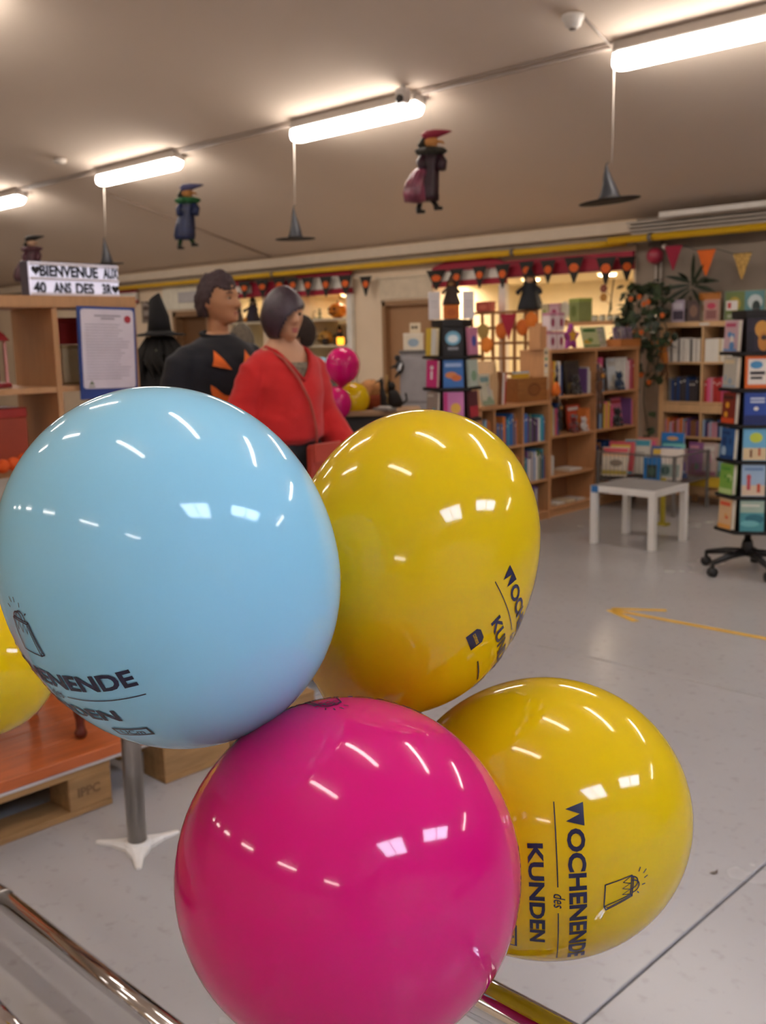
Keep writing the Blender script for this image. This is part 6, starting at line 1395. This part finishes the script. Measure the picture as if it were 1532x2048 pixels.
# lace top in the neckline
lt = lf([(1.28, .135, .15), (1.38, .142, .165), (1.46, .122, .16), (1.52, .09, .13), (1.57, .06, .08)], .075)
lv = []
for i in range(7):
    for j in range(7):
        u = j/6*2-1; z = 1.455+.10*i/6; y = u*(.02+.045*i/6); lv.append(Vector((surf(lt, z, y, .006+.004*math.sin(i*2.5+j*3)), y, z))*FF['S'])
MB().add(lv, [(i*7+j, i*7+j+1, i*7+j+8, i*7+j+7) for i in range(6) for j in range(6)], 0, True).build('lace_top', M('#776a56', .8, amp=.4, scale=60), FF['t'])
def bob_fn(d, p):
    az = math.atan2(d.y, d.x)                      # 0 = straight ahead, + = her left
    if abs(az) < .95: keep = d.z > (-.70+.78*(az+.95)/.65 if az < -.3 else .08+.30*(az+.3)/1.25)
    elif .95 <= az < 1.75: keep = d.z > .38-.25*(az-.95)/.8
    else: keep = d.z > (-.80 if abs(az) < 2.2 else -.55)
    if isinstance(p, Vector) and p.length < .5:
        lo = max(0, -d.z); out = 1+.16*(1-abs(d.z))+.10*lo; p = Vector((p.x*out, p.y*(out+.10*lo), p.z*(1-.02*lo)))
    return keep, p
cap_hair(FF, '#3a2b35', bob_fn, 1.08, 0, name='bob_hair', rough=.35)
# shoulder bag with its strap
S = FF['S']; bagc = Vector((.175, .075, 1.10))*S
t = FF['t']; hand = None
bt = thing('shoulder_bag', 'small coral red shoulder bag hanging at the red jumper', 'bag', FF['t'].matrix_basis @ bagc, math.radians(FY)+.15)
LE = M('#a83a2c', .5)
MB().rbox((0, 0, 0), (.055, .17, .16), .015).build('bag_body', LE, bt); MB().rbox((.032, 0, .045), (.014, .17, .085), .006).build('flap', M('#b0402f', .5), bt); MB().ball((.042, 0, .01), .008, 8).build('clasp', M('#c9a860', .3, .9), bt)
inv = (FF['t'].matrix_basis.inverted() @ Vector(bt.location)); spts = [Vector((.01, -.10, 1.625))*S] + [Vector((surf(fr_, z, y, .022), y, z))*S for z, y in ((1.57, -.085), (1.48, -.04), (1.38, .01), (1.30, .035), (1.24, .05))]+[bagc+Vector((0, -.03, .085))]
T_ = (Matrix.Translation(bt.location) @ Matrix.Rotation(math.radians(FY)+.15, 4, 'Z')).inverted() @ (Matrix.Translation(FF['t'].location) @ Matrix.Rotation(math.radians(FY), 4, 'Z'))
MB().tube([T_ @ p for p in spts], .006, 8).build('strap', M('#a8483a', .5), bt)
# base plates
for F, lab in ((FM_, 'round glass grey base plate under the male mannequin'), (FF, 'round base plate under the female mannequin')): MB().lathe([(.19, 0), (.19, .008), (.185, .011), (.002, .011)], 32).build('base_plate', M('#9a9a9c', .3), F['t'])
# people behind
FP = figure('person', 'person with short grey hair seen from behind between the mannequins', 'person', 485, 700, 6.95, (484, 655), math.radians(140), 0, '#b98a6c', False, .009, H0=1.875, pants='#2c3344')
jr2 = [(.95, .15, .21), (1.2, .155, .21), (1.38, .155, .215), (1.48, .135, .21), (1.54, .10, .16), (1.57, .08, .10)]
jr2 = lf(jr2)
garment(FP, '#3a3f4a', jr2, (.08, .065, .05), name='jacket')
cap_hair(FP, '#6a5f50', lambda d, p: (d.z > (.35 if d.x > .35 else -.55), p), 1.15, .06, freq=40)
FQ = figure('person', 'person with dark brown hair in navy clothes behind the red jumper', 'person', 606, 700, 7.3, (606, 636), math.radians(-122), math.radians(-8), '#b98a70', False, .009, H0=1.875, pants='#20242e')
garment(FQ, '#171c30', jr2, (.085, .07, .05), name='jacket')
cap_hair(FQ, '#2a1a12', lambda d, p: (d.z > (.3 if d.x > .3 else (-.25 if d.x > 0 else -.75)), p), 1.12, .03, freq=30)

# ------------------------------------------------------------------ life-size black witch behind the shelf
pwt = G(325, 760, d=6.2); zt = G(322, 603, d=6.2).z
t = thing('witch_display', 'life-size black witch dummy with a tall pointed hat behind the mannequin', 'dummy', (pwt.x, pwt.y, 0), YAW-PI)
bk_ = M('#0f0e10', .85, amp=.2); z0 = G(322, 668, d=6.2).z
MB().loft([[(r*(1+.06*math.cos(9*a))*math.cos(a), r*.8*(1+.06*math.cos(9*a))*math.sin(a), z) for a in [2*PI*i/36 for i in range(36)]] for r, z in ((.34, 0), (.3, .5), (.24, .95), (.2, 1.2), (.2, z0-.36), (.17, z0-.24), (.08, z0-.16), (.05, z0-.12))]).build('robe', bk_, t)
MB().ball((0, 0, z0-.07), (.075, .085, .1), 14).tube([(0, .07, z0-.07), (.0, .13, z0-.10)], [.02, .005], 6).build('head', M('#6a6a58', .7), t)
MB().lathe([(.15, z0-.012), (.16, z0-.005), (.09, z0+.008), (.07, z0+.02)], 26).build('hat_brim', bk_, t)
MB().tube([(0, 0, z0+.0), (.0, 0, z0+.1), (.02, 0, z0+.22), (.045, 0, z0+(zt-z0)*.85), (.07, 0, zt)], [.075, .062, .04, .016, .004], 14).build('hat_cone', bk_, t)
hr = MB(); rnd = random.Random(8)
for k in range(16):
    a = rnd.uniform(0, 2*PI); hr.tube([(.06*math.cos(a), .06*math.sin(a), z0-.03), (.15*math.cos(a), .13*math.sin(a), z0-.15), (.2*math.cos(a+.3), .17*math.sin(a+.3), z0-.32+rnd.uniform(-.05, .08))], [.03, .03, .004], 6)
hr.build('hair', M('#171412', .9), t)
for s_ in (-1, 1):
    MB().tube([(s_*.15, 0, z0-.27), (s_*.28, .05, z0-.45), (s_*.2, .16, z0-.62)], [.07, .08, .09], 10).build('sleeve', bk_, t); MB().ball((s_*.17, .2, z0-.66), (.035, .04, .03), 8).build('hand', M('#6a6a58', .7), t)
